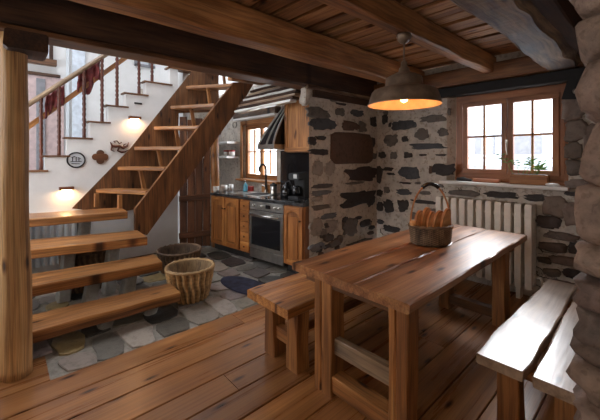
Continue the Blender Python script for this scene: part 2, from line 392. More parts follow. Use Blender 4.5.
ZC = 2.56
STONES = [(.05, .046, .05), (.07, .062, .06), (.10, .085, .078), (.15, .12, .10), (.075, .05, .04), (.05, .045, .05), (.2, .17, .15), (.13, .08, .055)]
def px_stone(b, plane, x, y, w, h, tint, bulge=.018, sq=.75, rough=.14):
    if bulge < .04 and w != 43: w *= .86; h *= .84
    if plane[0] == 'X': f = lambda a, c: onX(a, c, plane[1]); ex = Vector((0, 1, 0))
    else: f = lambda a, c: onY(a, c, plane[1]); ex = Vector((1, 0, 0))
    c = f(x, y); l = f(x-w/2, y); r = f(x+w/2, y); t = f(x, y-h/2); bt = f(x, y+h/2)
    b.stone(c, ex, (0, 0, 1), (r-l).length, (t-bt).length, tint, bulge, sq, rough=rough)
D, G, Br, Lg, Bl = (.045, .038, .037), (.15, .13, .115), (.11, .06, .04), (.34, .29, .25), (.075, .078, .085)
# ---- stone side wall beside the kitchen (plane X=-2.78)
XW = -2.78
b = MB(); b.grid((XW, 2.68, 0), (0, 1, 0), (0, 0, 1), 1.40, 2.5, .007, .05)
b.add([(XW, 2.68, 0), (-2.84, 2.738, 0), (-2.84, 2.738, 2.5), (XW, 2.68, 2.5)], [(0, 1, 2, 3)], [(0, 0, 0)]*4)
b.add([(-2.84, 2.738, 0), (-2.84, 4.1, 0), (-2.84, 4.1, 2.5), (-2.84, 2.738, 2.5)], [(0, 1, 2, 3)], [(0, 0, 0)]*4)
L1 = [(318, 113, 26, 13, G), (341, 104, 12, 3, D), (323, 124, 30, 14, Bl), (340, 112, 12, 9, G), (357, 113, 14, 8, Bl), (350, 126, 20, 11, Br), (362, 127, 10, 12, G),
      (312, 141, 9, 9, D), (321, 138, 12, 5, D), (319, 152, 22, 7, D), (333, 100, 8, 4, G), (353, 148.5, 43, 31, Br), (363, 174, 34, 17, (.05, .035, .035)),
      (317, 169, 13, 18, Lg), (330, 168, 11, 16, Lg), (323, 186, 24, 5, (.1, .085, .08)), (320, 193, 22, 6, (.17, .17, .18)), (317, 199, 14, 6, Lg), (358, 198, 38, 17, D), (348, 205, 18, 7, D),
      (321, 207, 22, 6, G), (329, 216, 20, 7, (.14, .14, .15)), (316, 227, 14, 20, Lg), (331, 226, 14, 16, Lg), (350, 227, 16, 20, G), (366, 223, 14, 9, D), (355, 183, 20, 3, G),
      (317, 247, 17, 10, (.17, .17, .18)), (335, 243, 14, 8, G), (360, 243, 26, 7, (.1, .085, .07)), (373, 122, 7, 12, D), (373, 142, 5, 11, D), (374, 156, 6, 7, G), (371, 200, 8, 14, D)]
for x, y, w, h, c in L1:
    big = (w == 43)
    px_stone(b, ('X', XW), x, y, w, h, c, .022 if big else .014, .35 if big else .7, .03 if big else .16)
for k in range(26):
    y = random.uniform(2.8, 3.95); z = random.uniform(.1, .62)
    b.stone((XW, y, z), (0, 1, 0), (0, 0, 1), random.uniform(.08, .2), random.uniform(.04, .1), random.choice(STONES), .014)
b.boulder((-2.84, 2.69, 2.19), .06, .05, .11, (1, 1, 1), sq=.4, rough=.22)
struct(b, 'wall_left', [M_mortar, M_stone])
def split_mats(o):
    """stones take the second material: they are the faces whose vertices carry a tint"""
    me = o.data; t = me.attributes['tint'].data
    for p in me.polygons:
        c = t[p.vertices[0]].color
        p.material_index = 0 if c[0] > .99 else 1
split_mats(bpy.data.objects['wall_left'])
# ---- window wall (plane Y=4.05) with a deep opening
YW = 4.05; OX0, OX1, OZ0, OZ1 = -1.77, -.60, 1.13, 2.2
b = MB(); b.grid((1.4, YW, 0), (-1, 0, 0), (0, 0, 1), 4.2, 2.56, .008, .05, holes=[(1.4-OX1, 1.4-OX0, OZ0, OZ1)])
def quad(p): b.add(p, [(0, 1, 2, 3)], [(0, 0, 0)]*4)
b.grid((OX0, YW, OZ0), (.07/.1221, .1/.1221, 0), (0, 0, 1), .1221, OZ1-OZ0, .012, .03); quad([(OX1, YW, OZ0), (OX1, 4.5, OZ0), (OX1, 4.5, OZ1), (OX1, YW, OZ1)])
quad([(OX0, YW, OZ0), (OX0, 4.5, OZ0), (OX1, 4.5, OZ0), (OX1, YW, OZ0)]); quad([(OX0, YW, OZ1), (OX1, YW, OZ1), (OX1, 4.5, OZ1), (OX0, 4.5, OZ1)])
# outer skin so that no light leaks
for (a, c, d, e) in ((-3.0, OX0, 0, 2.9), (OX1, 1.5, 0, 2.9), (OX0, OX1, 0, OZ0), (OX0, OX1, OZ1, 2.9)): quad([(a, 4.5, d), (c, 4.5, d), (c, 4.5, e), (a, 4.5, e)])
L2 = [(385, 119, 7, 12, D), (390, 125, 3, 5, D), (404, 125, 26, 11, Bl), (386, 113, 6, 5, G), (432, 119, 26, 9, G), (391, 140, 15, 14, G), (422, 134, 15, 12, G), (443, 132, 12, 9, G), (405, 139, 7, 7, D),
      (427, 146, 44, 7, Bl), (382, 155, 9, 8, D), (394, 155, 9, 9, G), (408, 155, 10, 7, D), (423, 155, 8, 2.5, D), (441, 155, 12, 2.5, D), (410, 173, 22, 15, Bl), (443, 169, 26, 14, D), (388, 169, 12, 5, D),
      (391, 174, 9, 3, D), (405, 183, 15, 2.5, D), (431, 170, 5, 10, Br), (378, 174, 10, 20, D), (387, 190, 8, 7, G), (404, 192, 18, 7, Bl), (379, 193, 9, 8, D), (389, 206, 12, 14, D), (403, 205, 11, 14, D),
      (381, 222, 8, 5, D), (392, 229, 18, 8, D), (425, 193, 14, 4, G), (425, 202, 30, 4, D), (418, 183, 7, 3, G), (440, 186, 8, 4, G), (465, 193, 34, 7, G), (502, 195, 40, 8, D), (536, 198, 30, 8, D), (449, 112, 3, 8, G), (416, 216, 14, 8, G), (436, 212, 16, 9, G), (380, 207, 7, 12, D)]  # flat dark stones below the sill put its shadow strip into colour
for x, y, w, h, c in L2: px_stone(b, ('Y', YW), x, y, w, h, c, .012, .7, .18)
# large rounded stones right of the window
for x, y, w, h, c in [(573, 109, 22, 24, (.25, .19, .16)), (576, 131, 24, 20, (.19, .15, .125)), (573, 151, 18, 18, (.15, .12, .1)), (577, 167, 24, 16, (.14, .115, .1)), (578, 184, 26, 10, (.22, .17, .15)), (592, 140, 18, 30, (.2, .16, .14)),
                      (575, 194, 22, 5, (.07, .06, .06)), (555, 207, 24, 22, (.21, .16, .13)), (548, 222, 26, 13, (.07, .05, .045)), (571, 214, 16, 22, (.23, .17, .14)), (562, 236, 36, 8, (.15, .11, .09)),
                      (553, 247, 30, 9, (.13, .09, .075)), (576, 248, 16, 10, (.05, .04, .04)), (566, 261, 34, 9, (.18, .13, .11)), (552, 272, 18, 7, (.13, .1, .08)), (574, 274, 22, 9, (.05, .04, .04)), (545, 260, 14, 6, (.08, .06, .05)), (562, 284, 28, 8, (.15, .11, .09)), (589, 225, 16, 26, (.2, .15, .12)), (592, 185, 14, 22, (.2, .15, .12))]:
    px_stone(b, ('Y', YW), x, y, w, h, c, .045, .6, .12)
for k in range(46):
    X = random.uniform(-2.7, .2); z = random.uniform(.08, .6) if X < -.7 else random.uniform(.1, 2.3)
    if -.75 < X < -.3 and z > .35: continue
    b.stone((X, YW, z), (-1, 0, 0), (0, 0, 1), random.uniform(.08, .24), random.uniform(.04, .11), random.choice(STONES), .014)
for X in [(-1.70, .0), (-1.5, .1), (-1.2, .0), (-.9, .05)]:
    b.stone((X[0], YW, 1.03+X[1]*.3), (-1, 0, 0), (0, 0, 1), .22, .07, (.12, .09, .075), .012)  # tinted dark as part of the shade painted under the sill
struct(b, 'wall_window', [M_mortar, M_stone]); split_mats(bpy.data.objects['wall_window'])
# ---- outer skins closing the room (rear opening added to let in sky light)
b = MB(); b.grid((-3.0, -1.25, 0), (1, 0, 0), (0, 0, 1), 4.4, 2.6, .006, .3, holes=[(2.0, 2.6, 1.3, 1.9)]); 
struct(b, 'wall_rear', M_mortar)
b = MB(); b.grid((1.35, -1.3, 0), (0, 1, 0), (0, 0, 1), 5.5, 2.6, .006, .3); b.v = [Vector((1.35+(v.x-1.35), v.y, v.z)) for v in b.v]
struct(b, 'wall_right', M_mortar)
# ---- kitchen back wall, plane Y=3.32, with window opening
KY = 3.32; wl, wr = onY(243, 122, KY).x, onY(277, 122, KY).x
wz0, wz1 = 1.04, 2.02
b = MB(); b.grid((-2.9, KY, 0), (-1, 0, 0), (0, 0, 1), 3.6, 2.7, .006, .09, holes=[(-2.9-wr, -2.9-wl, wz0, wz1)])
for p in ([(wl, KY, wz0), (wl, KY, wz1), (wl, KY+.3, wz1), (wl, KY+.3, wz0)], [(wr, KY, wz0), (wr, KY+.3, wz0), (wr, KY+.3, wz1), (wr, KY, wz1)],
          [(wl, KY, wz0), (wl, KY+.3, wz0), (wr, KY+.3, wz0), (wr, KY, wz0)], [(wl, KY, wz1), (wr, KY, wz1), (wr, KY+.3, wz1), (wl, KY+.3, wz1)]):
    b.add(p, [(0, 1, 2, 3)], [(0, 0, 0)]*4)
for k in range(60):
    X = random.uniform(-6.3, wl-.1) if k % 2 else random.uniform(-6.3, -2.95); z = random.uniform(.95, 2.6)
    if wl-.15 < X < wr+.15 and z < wz1+.08: continue
    if X < wl and z < 1.95: continue
    b.stone((X, KY, z), (-1, 0, 0), (0, 0, 1), random.uniform(.12, .3), random.uniform(.06, .14), random.choice([(.3, .28, .26), (.22, .2, .19), (.12, .11, .1)]), .012)
struct(b, 'wall_kitchen', [M_mortar, M_stone]); split_mats(bpy.data.objects['wall_kitchen'])
b = MB(); b.grid((-6.5, 3.4, 0), (0, -1, 0), (0, 0, 1), 1.5, 2.7, .006, .1); struct(b, 'wall_end', M_mortar)
# ---- white wall carrying the stair, with stepped top
XS = -5.1
steps_px = [(24, 45, 172), (42, 67, 157), (62, 90, 139), (88, 108, 123), (105, 126, 107), (126, 146, 95), (147, 170, 84), (168, 192, 70)]
steps = []
for a, c, y in steps_px:
    m = onX((a+c)/2, y, XS); steps.append([onX(a, y, XS).y, onX(c, y, XS).y, m.z])
prof = [(-1.4, 0), (2.06, 0), (2.06, 3.2)]
edge = []
for i in range(len(steps)-1, -1, -1):
    y0 = steps[i][0] if i == 0 else steps[i-1][1]-.0; y1 = steps[i][1]; edge += [(y1, steps[i][2]), (y0, steps[i][2])]
edge[0] = (2.06, edge[0][1]); z0 = steps[0][2]
prof = [(-1.4, 0), (2.06, 0)]+edge+[(edge[-1][0], z0-.2), (edge[-1][0]-.23, z0-.2), (edge[-1][0]-.23, z0-.4), (-1.4, z0-.4)]
b = MB(); b.prism(prof, (XS-.14, 0, 0), (0, 1, 0), (0, 0, 1), .14); struct(b, 'wall_stair', M_white)
# far white wall of the stair hall
b = MB(); b.grid((-6.6, 2.3, 0), (0, -1, 0), (0, 0, 1), 4.2, 4.8, .003, .25); b.box(-6.65, -5.24, 2.2, 2.3, 0, 4.8, ch=.001); struct(b, 'wall_hall', M_white)
b = MB(); b.box(-6.7, -3.0, -1.6, -1.5, 0, 1.3, ch=.001); b.box(-6.7, -3.0, -1.6, -1.5, 2.6, 4.8, ch=.001); struct(b, 'wall_hall_end', M_white)
b = MB(); b.box(-6.8, -4.9, -1.7, 3.6, 4.8, 4.86, ch=.001); b.box(-4.9, -3.7, -1.7, -.2, 4.8, 4.86, ch=.001); b.box(-4.9, -3.7, .8, 3.6, 4.8, 4.86, ch=.001); b.box(-3.7, -2.9, -1.7, 3.6, 4.8, 4.86, ch=.001); struct(b, 'ceiling_hall', M_white)  # unseen roof added to cut the sky light, gap left above the stairs
b = MB(); b.box(-3.0, -2.94, -1.7, 3.6, 2.66, 4.8, ch=.001); b.box(-6.8, -2.94, 3.4, 3.46, 2.7, 4.8, ch=.001); struct(b, 'wall_upper', M_white)
# ceiling boards across the beams
b = MB(); y = -1.25
while y < 4.3:
    w = random.uniform(.10, .19); t = random.uniform(.65, 1.15); xa = 1.4
    for xb in (random.uniform(-1.4, -.4), -3.0):
        t2 = t*random.uniform(.85, 1.1)
        b.box(xb+.002, xa, y, y+w, ZC+random.uniform(0, .008), ZC+.035, ch=.003, tint=(t2, t2*.97, t2*.93), grain='x'); xa = xb-.002
    y += w+random.choice([.012, .03, .045, .055, .06])
struct(b, 'ceiling', M_ceil)
b = MB(); b.box(-3.0, 1.45, -1.3, 4.55, ZC+.06, ZC+.1, ch=.001); struct(b, 'ceiling_backing', M_nearblack)
b = MB(); b.box(-4.22, -3.0, 2.25, 3.7, 2.72, 2.78, ch=.001); struct(b, 'ceiling_kitchen', M_darkedge)

# ================================================================ BEAMS
def beam(p0, p1, w, h, mat, label, n=30, wob=.02, ch=.014, **k):
    q = MB(); q.bar(p0, p1, w, h, n=n, wob=wob, ch=ch, **k); return single(q, 'ceiling_beam', mat, label, 'beam')
# main dark beam; paler strip added below as its lit underside
beam((-2.86, -1.2, 2.42), (-2.86, 4.02, 2.42), .20, .27, M_dark, 'dark heavy main beam running from the log post to the stone wall', wob=.016)
q = MB(); q.bar((-2.865, -1.2, 2.262), (-2.865, 2.9, 2.272), .21, .035, n=20, wob=.008); single(q, 'beam_lit_strip', M_darkedge, 'lighter brown strip painted as the lit underside of the dark main beam', 'board')
beam((-2.12, -1.2, 2.43), (-2.12, 4.02, 2.42), .17, .24, M_beam, 'orange brown ceiling beam just in front of the dark main beam', wob=.02)
beam((-2.36, -1.2, 2.49), (-2.36, 4.02, 2.49), .16, .13, M_darkedge, 'thin dark brown beam between the main beam and the orange brown one', wob=.014)
beam((-1.35, -1.2, 2.45), (-1.27, 4.02, 2.45), .10, .19, M_beam, 'pale brown squared ceiling beam that the pendant lamp hangs from', wob=.012)
beam((-.70, -1.2, 2.42), (-.62, 4.02, 2.40), .30, .24, M_hewn, 'rough weathered grey hewn log beam nearest the right pillar', n=90, wob=.045, ch=.05)
q = MB(); q.bar((-.47, .2, 2.44), (-.44, 4.02, 2.44), .10, .22, n=14, wob=.01); single(q, 'ceiling_beam', M_darkb, 'dark smooth beam lying against the right side of the hewn log', 'beam')
# wall plate and lintel over the window
q = MB(); q.box(-2.75, .5, 3.93, 4.04, 2.28, 2.46, ch=.01, n=16, wob=.012); single(q, 'wall_plate', M_darkedge, 'brown timber wall plate along the top of the window wall', 'beam')
q = MB(); q.box(-1.95, -.30, 3.985, 4.12, 2.165, 2.275, ch=.008, n=8, wob=.006); single(q, 'window_lintel', M_iron, 'dark blue-black lintel beam over the bright window', 'lintel')
t = thing('iron_bracket', 'dark iron bracket plate with a round bolt at right end of the lintel', 'bracket', (-.55, 3.98, 2.1))
a = onY(561, 99, 3.97); c = onY(569, 74, 3.97); d = onY(586, 73, 3.97); e = onY(588, 99, 3.97)
q = MB(); q.prism([(-p.x, p.z) for p in (a, c, d, e)], (0, 3.985, 0), (-1, 0, 0), (0, 0, 1), .02, ch=.003); q.build('plate', M_iron, t)
bc = onY(575, 91, 3.96); q = MB(); q.tube([(bc.x, 3.985, bc.z), (bc.x, 3.94, bc.z)], [.022, .018], 12); q.build('bolt', M_steel, t, 'pale round bolt head')
# lintel timbers on top of the stone side wall
q = MB(); q.box(-2.95, -2.755, 2.74, 4.0, 2.15, 2.245, ch=.008, n=10, wob=.012); single(q, 'wall_plate', M_dark, 'black timber lying on top of the stone wall by the kitchen', 'beam')
q = MB(); q.box(-2.79, -2.735, 2.62, 4.0, 2.235, 2.275, ch=.006, n=10, wob=.006); single(q, 'plate_batten', M_hewn, 'thin grey batten above the black wall timber', 'batten')

# ================================================================ WINDOW 1
t = bpy.data.objects.new('window_1', None); COL.objects.link(t); t.location = (-1.17, 4.15, 1.15); t['_world'] = (-1.17, 4.15, 1.15); t['kind'] = 'structure'
fx0, fx1, fz0, fz1 = -1.70, -.645, 1.195, 2.165; YG = 4.15
def frame(q, x0, x1, z0, z1, w, y0, y1):
    q.box(x0, x1, y0, y1, z0, z0+w, grain='x'); q.box(x0, x1, y0, y1, z1-w, z1, grain='x')
    q.box(x0, x0+w, y0, y1, z0+w, z1-w, grain='z'); q.box(x1-w, x1, y0, y1, z0+w, z1-w, grain='z')
q = MB(); frame(q, fx0, fx1, fz0, fz1, .075, YG, YG+.09); q.box(OX0-.0, fx0, YG+.04, YG+.09, fz0, fz1, grain='z'); q.box(fx1, OX1, YG, YG+.09, fz0, fz1, grain='z'); q.box(OX0, OX1, YG, YG+.09, fz1, 2.2, grain='x'); q.box(OX0, OX1, YG, YG+.09, 1.13, fz0, grain='x'); q.build('window_frame', M_winwood, t)
for (x0, x1) in ((-1.615, -1.145), (-1.14, -.685)):
    q = MB(); zb, zt = 1.245, 2.09; wL = .055
    frame(q, x0, x1, zb, zt, wL, YG-.02, YG+.035); sash = q.build('sash', M_winwood, t)
    q = MB(); cx = (x0+x1)/2; q.box(cx-.011, cx+.011, YG-.008, YG+.02, zb+wL, zt-wL, grain='z'); q.box(x0+wL, x1-wL, YG-.008, YG+.02, 1.665, 1.687, grain='x'); q.build('glazing_bar', M_honey, sash)
    q = MB(); q.box(x0+wL, x1-wL, YG+.022, YG+.027, zb+wL, zt-wL, ch=.0005); q.build('pane', M_glass, sash)
q = MB(); hp = onY(506.5, 145, YG-.03); q.box(hp.x-.013, hp.x+.013, YG-.035, YG-.02, hp.z-.06, hp.z+.06, ch=.003); q.bar((hp.x, YG-.05, hp.z+.02), (hp.x+.012, YG-.05, hp.z-.11), .018, .014); q.bar((hp.x, YG-.055, hp.z+.02), (hp.x, YG-.02, hp.z+.02), .016, .016); q.build('handle', M_steel, t, 'pale metal window handle')
q = MB(); q.box(-1.80, -.585, 3.91, 4.15, 1.122, 1.155, ch=.006, n=6, wob=.004); q.build('window_sill', M_cer, t, 'pale worn sill board')
# ---- kitchen window
t = bpy.data.objects.new('window_2', None); COL.objects.link(t); t.location = ((wl+wr)/2, KY+.1, wz0); t['_world'] = ((wl+wr)/2, KY+.1, wz0); t['kind'] = 'structure'
q = MB(); frame(q, wl, wr, wz0, wz1, .045, KY+.06, KY+.12); q.box(wl-.06, wr+.06, KY-.02, KY+.02, wz1-.01, wz1+.07); q.box(wl-.07, wl, KY-.02, KY+.02, wz0-.02, wz1); q.build('window_frame', M_honey, t)
mid = (wl+wr)/2
for (x0, x1) in ((wl+.045, mid-.003), (mid+.003, wr-.045)):
    q = MB(); frame(q, x0, x1, wz0+.045, wz1-.045, .04, KY+.05, KY+.1); s_ = q.build('sash', M_honey, t)
    q = MB(); q.box((x0+x1)/2-.01, (x0+x1)/2+.01, KY+.06, KY+.09, wz0+.1, wz1-.1, grain='z')
    for zz in (1.52,): q.box(x0+.04, x1-.04, KY+.06, KY+.09, zz, zz+.015, grain='x')
    q.build('glazing_bar', M_honey, s_)
    q = MB(); q.box(x0+.05, x1-.05, KY+.092, KY+.096, wz0+.1, wz1-.1, ch=.0005); q.build('pane', M_glass, s_)
q = MB(); q.box(wl-.1, wr+.1, KY-.10, KY+.06, wz0-.04, wz0-.005); q.build('window_sill', M_honey, t)
q = MB(); q.box(wl-.15, wr+.1, KY-.12, KY+.0, 2.13, 2.24, n=8, wob=.015, ch=.01); single(q, 'window_lintel', M_hewn, 'weathered timber lintel over the kitchen window', 'lintel')
q = MB(); q.box(wl-.12, wr+.1, KY-.14, KY-.0, 2.10, 2.13, n=8, wob=.01); single(q, 'lintel_board', M_cer, 'white-edged board under the kitchen window lintel', 'board')

# ================================================================ NEIGHBOURING HOUSE outside window 1
t = thing('neighbouring_house', 'pale bluish house seen through the left sash of the window', 'house', (0, 9.5, -1))
q = MB(); q.box(-4.6, .6, 9.5, 13, -1, 2.1, ch=.01); q.build('wall', M_paleblue, t)
q = MB(); q.prism([(-5.0, 2.1), (1.0, 2.1), (.2, 3.3), (-4.2, 3.3)], (0, 9.2, 0), (1, 0, 0), (0, 0, 1), -4); q.build('roof', M_slat, t)
for X in (-3.2, -2.2):
    q = MB(); q.box(X-.3, X+.3, 9.44, 9.5, 1.5, 1.95); w_ = q.build('window', M_greyp, t)
q = MB(); q.box(-4.6, .6, 9.2, 9.3, 1.12, 1.2, ch=.01); q.box(-4.6, .6, 9.2, 9.3, 1.38, 1.42, ch=.01); q.build('railing', M_greyp, t)

# ================================================================ DINING TABLE
t = thing('dining_table', 'rustic thick plank dining table standing by the window with a bread basket on it', 'table', (-1.2, 2.4, 0))
def live(a, o): return lambda s: a*nz((s*4+o, o, 0))+a*.4*nz((s*13+o, 0, o))
for (x0, x1, tn) in ((-1.617, -1.335, .98), (-1.331, -1.115, 1.05), (-1.111, -.785, 1.0)):
    q = MB(); q.bar(((x0+x1)/2, 1.40+random.uniform(0, .015), .735), ((x0+x1)/2, 3.40, .735), x1-x0, .05, n=34, ch=.007, wob=.006, tint=(tn, tn, tn)); q.build('tabletop_plank', M_table, t)
def post(x0, x1, y0, y1, z1, name='leg', mat=None, par=None, crack=True):
    q = MB(); xm = x0+(x1-x0)*.42
    if crack:
        q.bar(((x0+xm)/2-.002, (y0+y1)/2, 0), ((x0+xm)/2-.002, (y0+y1)/2, z1), xm-x0-.005, y1-y0, (0, 1, 0), n=10, wob=.008, tint=(1.05,)*3)
        q.bar(((x1+xm)/2, (y0+y1)/2, 0), ((x1+xm)/2, (y0+y1)/2, z1), x1-xm, y1-y0, (0, 1, 0), n=10, wob=.006)
    else: q.bar(((x0+x1)/2, (y0+y1)/2, 0), ((x0+x1)/2, (y0+y1)/2, z1), x1-x0, y1-y0, (0, 1, 0), n=8, wob=.008)
    return q.build(name, mat or M_leg, par or t)
post(-1.47, -1.325, 1.46, 1.58, .71); post(-.938, -.828, 1.46, 1.57, .71)
post(-1.45, -1.35, 3.14, 3.26, .71, crack=False); post(-.98, -.88, 3.12, 3.25, .71, crack=False)
q = MB(); q.box(-1.34, -.92, 1.49, 1.54, .255, .35, n=6, wob=.006); q.build('stretcher', M_rail, t)
q = MB(); q.box(-1.34, -.92, 1.47, 1.56, .03, .13, n=6, wob=.01); q.build('stretcher', M_leg, t)
q = MB(); q.box(-1.36, -.95, 3.15, 3.22, .05, .13, n=6, wob=.006); q.build('stretcher', M_darkedge, t)
for yy in (1.47, 3.13):
    q = MB(); q.box(-1.55, -.84, yy, yy+.1, .65, .712, n=6, wob=.005); q.build('cross_batten', M_darkedge, t)

# ================================================================ BENCHES
t = thing('bench', 'honey coloured thick plank bench on the far side of the table', 'bench', (-1.84, 2.3, 0))
for (x0, x1, tn) in ((-2.08, -1.955, 1.0), (-1.95, -1.60, 1.08)):
    q = MB(); q.bar(((x0+x1)/2, 1.36, .43), ((x0+x1)/2, 3.3, .43), x1-x0, .065, n=22, wob=.014, ch=.012, tint=(tn,)*3); q.build('seat_plank', M_honey, t)
for yy in (1.46, 3.05):
    for (x0, x1) in ((-1.985, -1.885), (-1.73, -1.63)):
        q = MB(); q.bar(((x0+x1)/2, yy+.05, 0), ((x0+x1)/2, yy+.05, .4), x1-x0+.02, .115, (0, 1, 0), n=8, wob=.012, w1=x1-x0-.01); q.build('leg', M_leg, t)
    q = MB(); q.box(-1.90, -1.72, yy+.02, yy+.08, .13, .22, n=4, wob=.004); q.build('stretcher', M_leg, t)
    q = MB(); q.box(-2.02, -1.64, yy, yy+.1, .36, .402, n=4, wob=.004); q.build('cross_batten', M_leg, t)
q = MB(); q.box(-1.85, -1.78, 1.5, 3.1, .14, .21, n=10, wob=.006); q.build('long_rail', M_leg, t)

t = thing('bench', 'pale scrubbed two-plank bench in the right foreground beside the stone pillar', 'bench', (-.4, 2.5, 0))
def crv(o): return lambda s: .010*sin(s*5+o)+.006*nz((s*6, o, 0))
for (x0, x1, o) in ((-.622, -.425, 0), (-.40, -.205, 2)):
    q = MB(); q.bar(((x0+x1)/2, 1.77, .435), ((x0+x1)/2, 3.27, .435), x1-x0, .05, n=30, wob=.006, ch=.006, edge=crv(o)); q.build('seat_plank', M_bench, t)
for yy in (1.88, 3.0):
    for (x0, x1) in ((-.57, -.47), (-.33, -.24)):
        q = MB(); q.bar(((x0+x1)/2, yy+.05, 0), ((x0+x1)/2, yy+.05, .37), x1-x0, .10, (0, 1, 0), n=6, wob=.006); q.build('leg', M_leg, t)
    q = MB(); q.box(-.60, -.22, yy, yy+.1, .365, .409, n=4, wob=.004); q.build('cross_batten', M_leg, t)

# ================================================================ RIGHT STONE PILLAR (rounded boulders, a stub wall end)
b = MB()
PIL = [(30, -28, 583, (.24, .20, .175)), (68, 30, 584, (.22, .18, .155)), (125, 68, 585, (.20, .16, .14)), (181, 125, 589, (.21, .165, .14)), (234, 181, 582, (.21, .165, .14)), (264, 234, 583, (.24, .19, .16)),
       (292, 264, 581, (.12, .09, .08)), (322, 292, 582, (.10, .08, .07)), (342, 322, 581, (.10, .075, .06)), (372, 342, 579, (.17, .13, .105)), (402, 372, 578, (.19, .145, .12)), (455, 402, 576, (.18, .14, .12)), (505, 455, 576, (.18, .14, .12)), (556, 505, 576, (.16, .12, .1))]
dP = 1.215
for y1, y0, xl, c in PIL:
    z0 = EYE+(156-y1)*dP/329; z1 = EYE+(156-y0)*dP/329
    u = (xl-300)/329; px = FX*dP+u*RX*dP; py = FY*dP+u*RY*dP
    sy = .17+random.uniform(-.015, .02)
    b.boulder((px+.215, py-.03, (z0+z1)/2), .215, sy, (z1-z0)/2*1.09, tuple(v/.25 for v in (c[0], c[1]*1.12, c[2]*1.25)), sq=.40, rough=.09)
b.boulder((-.10, 1.66, 2.2), .15, .2, .22, (1.0, 1.0, 1.0), rough=.08)
b.box(-.10, .3, 1.40, 1.62, 0, 2.5, ch=.02, tint=(.5, .5, .5))
struct(b, 'wall_pillar', M_pillar)

# ================================================================ LOG POST
t = thing('log_post', 'round debarked log post at the left carrying the dark main beam', 'post', (-2.86, .08, 0))
q = MB(); pts = []; rr = []
for i in range(41):
    z = 2.26*i/40; pts.append((-2.889+.004*sin(z*1.7), .082-.010*z+.004*sin(z*4), z)); rr.append(.084-.004*z+.004*(i == 0))
q.tube(pts, rr, 40, wob=.07); q.build('shaft', M_log, t)
q = MB(); q.box(-2.99, -2.73, .02, .24, 2.13, 2.25, ch=.012, n=4, wob=.01); q.build('head_block', M_dark, t, 'dark square block at the head')

# ================================================================ RADIATOR under the window
t = thing('radiator', 'cream cast iron column radiator under the window', 'radiator', (-1.35, 3.95, 0))
q = MB(); q.tube([(-1.86, 3.95, .24), (-.84, 3.95, .24)], .025, 12); q.build('header_pipe', M_rad, t)
q = MB(); q.tube([(-1.86, 3.95, .84), (-.84, 3.95, .84)], .025, 12); q.build('header_pipe', M_rad, t)
q = MB(); q.tube([(-.84, 3.95, .24), (-.80, 3.95, .24), (-.79, 3.97, .2), (-.79, 3.99, 0)], .014, 10); q.build('feed_pipe', M_rad, t)
for k in range(11):
    X = -.885-.0905*k; q = MB()
    for yy, d in ((3.885, .05), (3.95, .05), (4.01, .04)):
        q.bar((X, yy, .14), (X, yy, .95), .062, d, (0, 1, 0), ch=.006, n=1, smooth=False)
    q.box(X-.031, X+.031, 3.87, 4.025, .925, .965, ch=.005); q.box(X-.031, X+.031, 3.87, 4.025, .12, .17, ch=.012)
    q.build('column', M_rad, t)
for X in (-1.70, -.98):
    q = MB(); q.box(X-.02, X+.02, 3.9, 4.0, 0, .13); q.build('foot', M_rad, t)

# ================================================================ PENDANT LAMP
lc = onZ(404, 104, 1.835); lc = Vector((lc.x, lc.y, 0)); lx, ly = lc.x, lc.y
t = thing('pendant_lamp', 'worn grey enamel two-tier pendant lamp glowing over the table', 'lamp', (lx, ly, 1.82))
zr = 1.825; R0 = .262
q = MB(); q.lathe((lx, ly, zr), [(R0, 0), (R0+.005, .006), (R0-.004, .014), (R0-.012, .05), (R0-.028, .095), (R0-.045, .112), (.17, .125), (.14, .132), (.135, .14), (.133, .19), (.125, .205), (.09, .225), (.055, .24), (.04, .25), (.036, .275), (.024, .285), (.022, .32), (.012, .33)], 48); q.build('lamp_shade', M_shade, t)
q = MB(); q.lathe((lx, ly, zr), [(R0-.002, .001), (R0-.012, .012), (R0-.036, .092), (.165, .118), (.13, .126), (.125, .185), (.0, .2)], 48); q.build('shade_lining', M_shadein, t, 'warm glowing inside of the shade')
q = MB(); q.lathe((lx, ly, zr+.05), [(.0, -.03), (.022, -.022), (.032, 0), (.028, .025), (.015, .05), (.014, .1), (0, .1)], 20); q.build('bulb', M_bulb, t)
q = MB(); q.tube([(lx, ly, zr+.32), (lx, ly, 2.33)], .007, 8); q.build('stem', M_shade, t)
q = MB(); q.lathe((lx, ly, 2.29), [(.008, -.01), (.03, .0), (.05, .025), (.055, .045), (.05, .06), (0, .06)], 24); q.build('ceiling_rose', M_shade, t)
pl = bpy.data.lights.new('lamp_light', 'POINT'); pl.energy = 4; pl.color = (1, .55, .24); pl.shadow_soft_size = .035
po = bpy.data.objects.new('lamp_light', pl); COL.objects.link(po); po.location = (lx, ly, zr+.005)

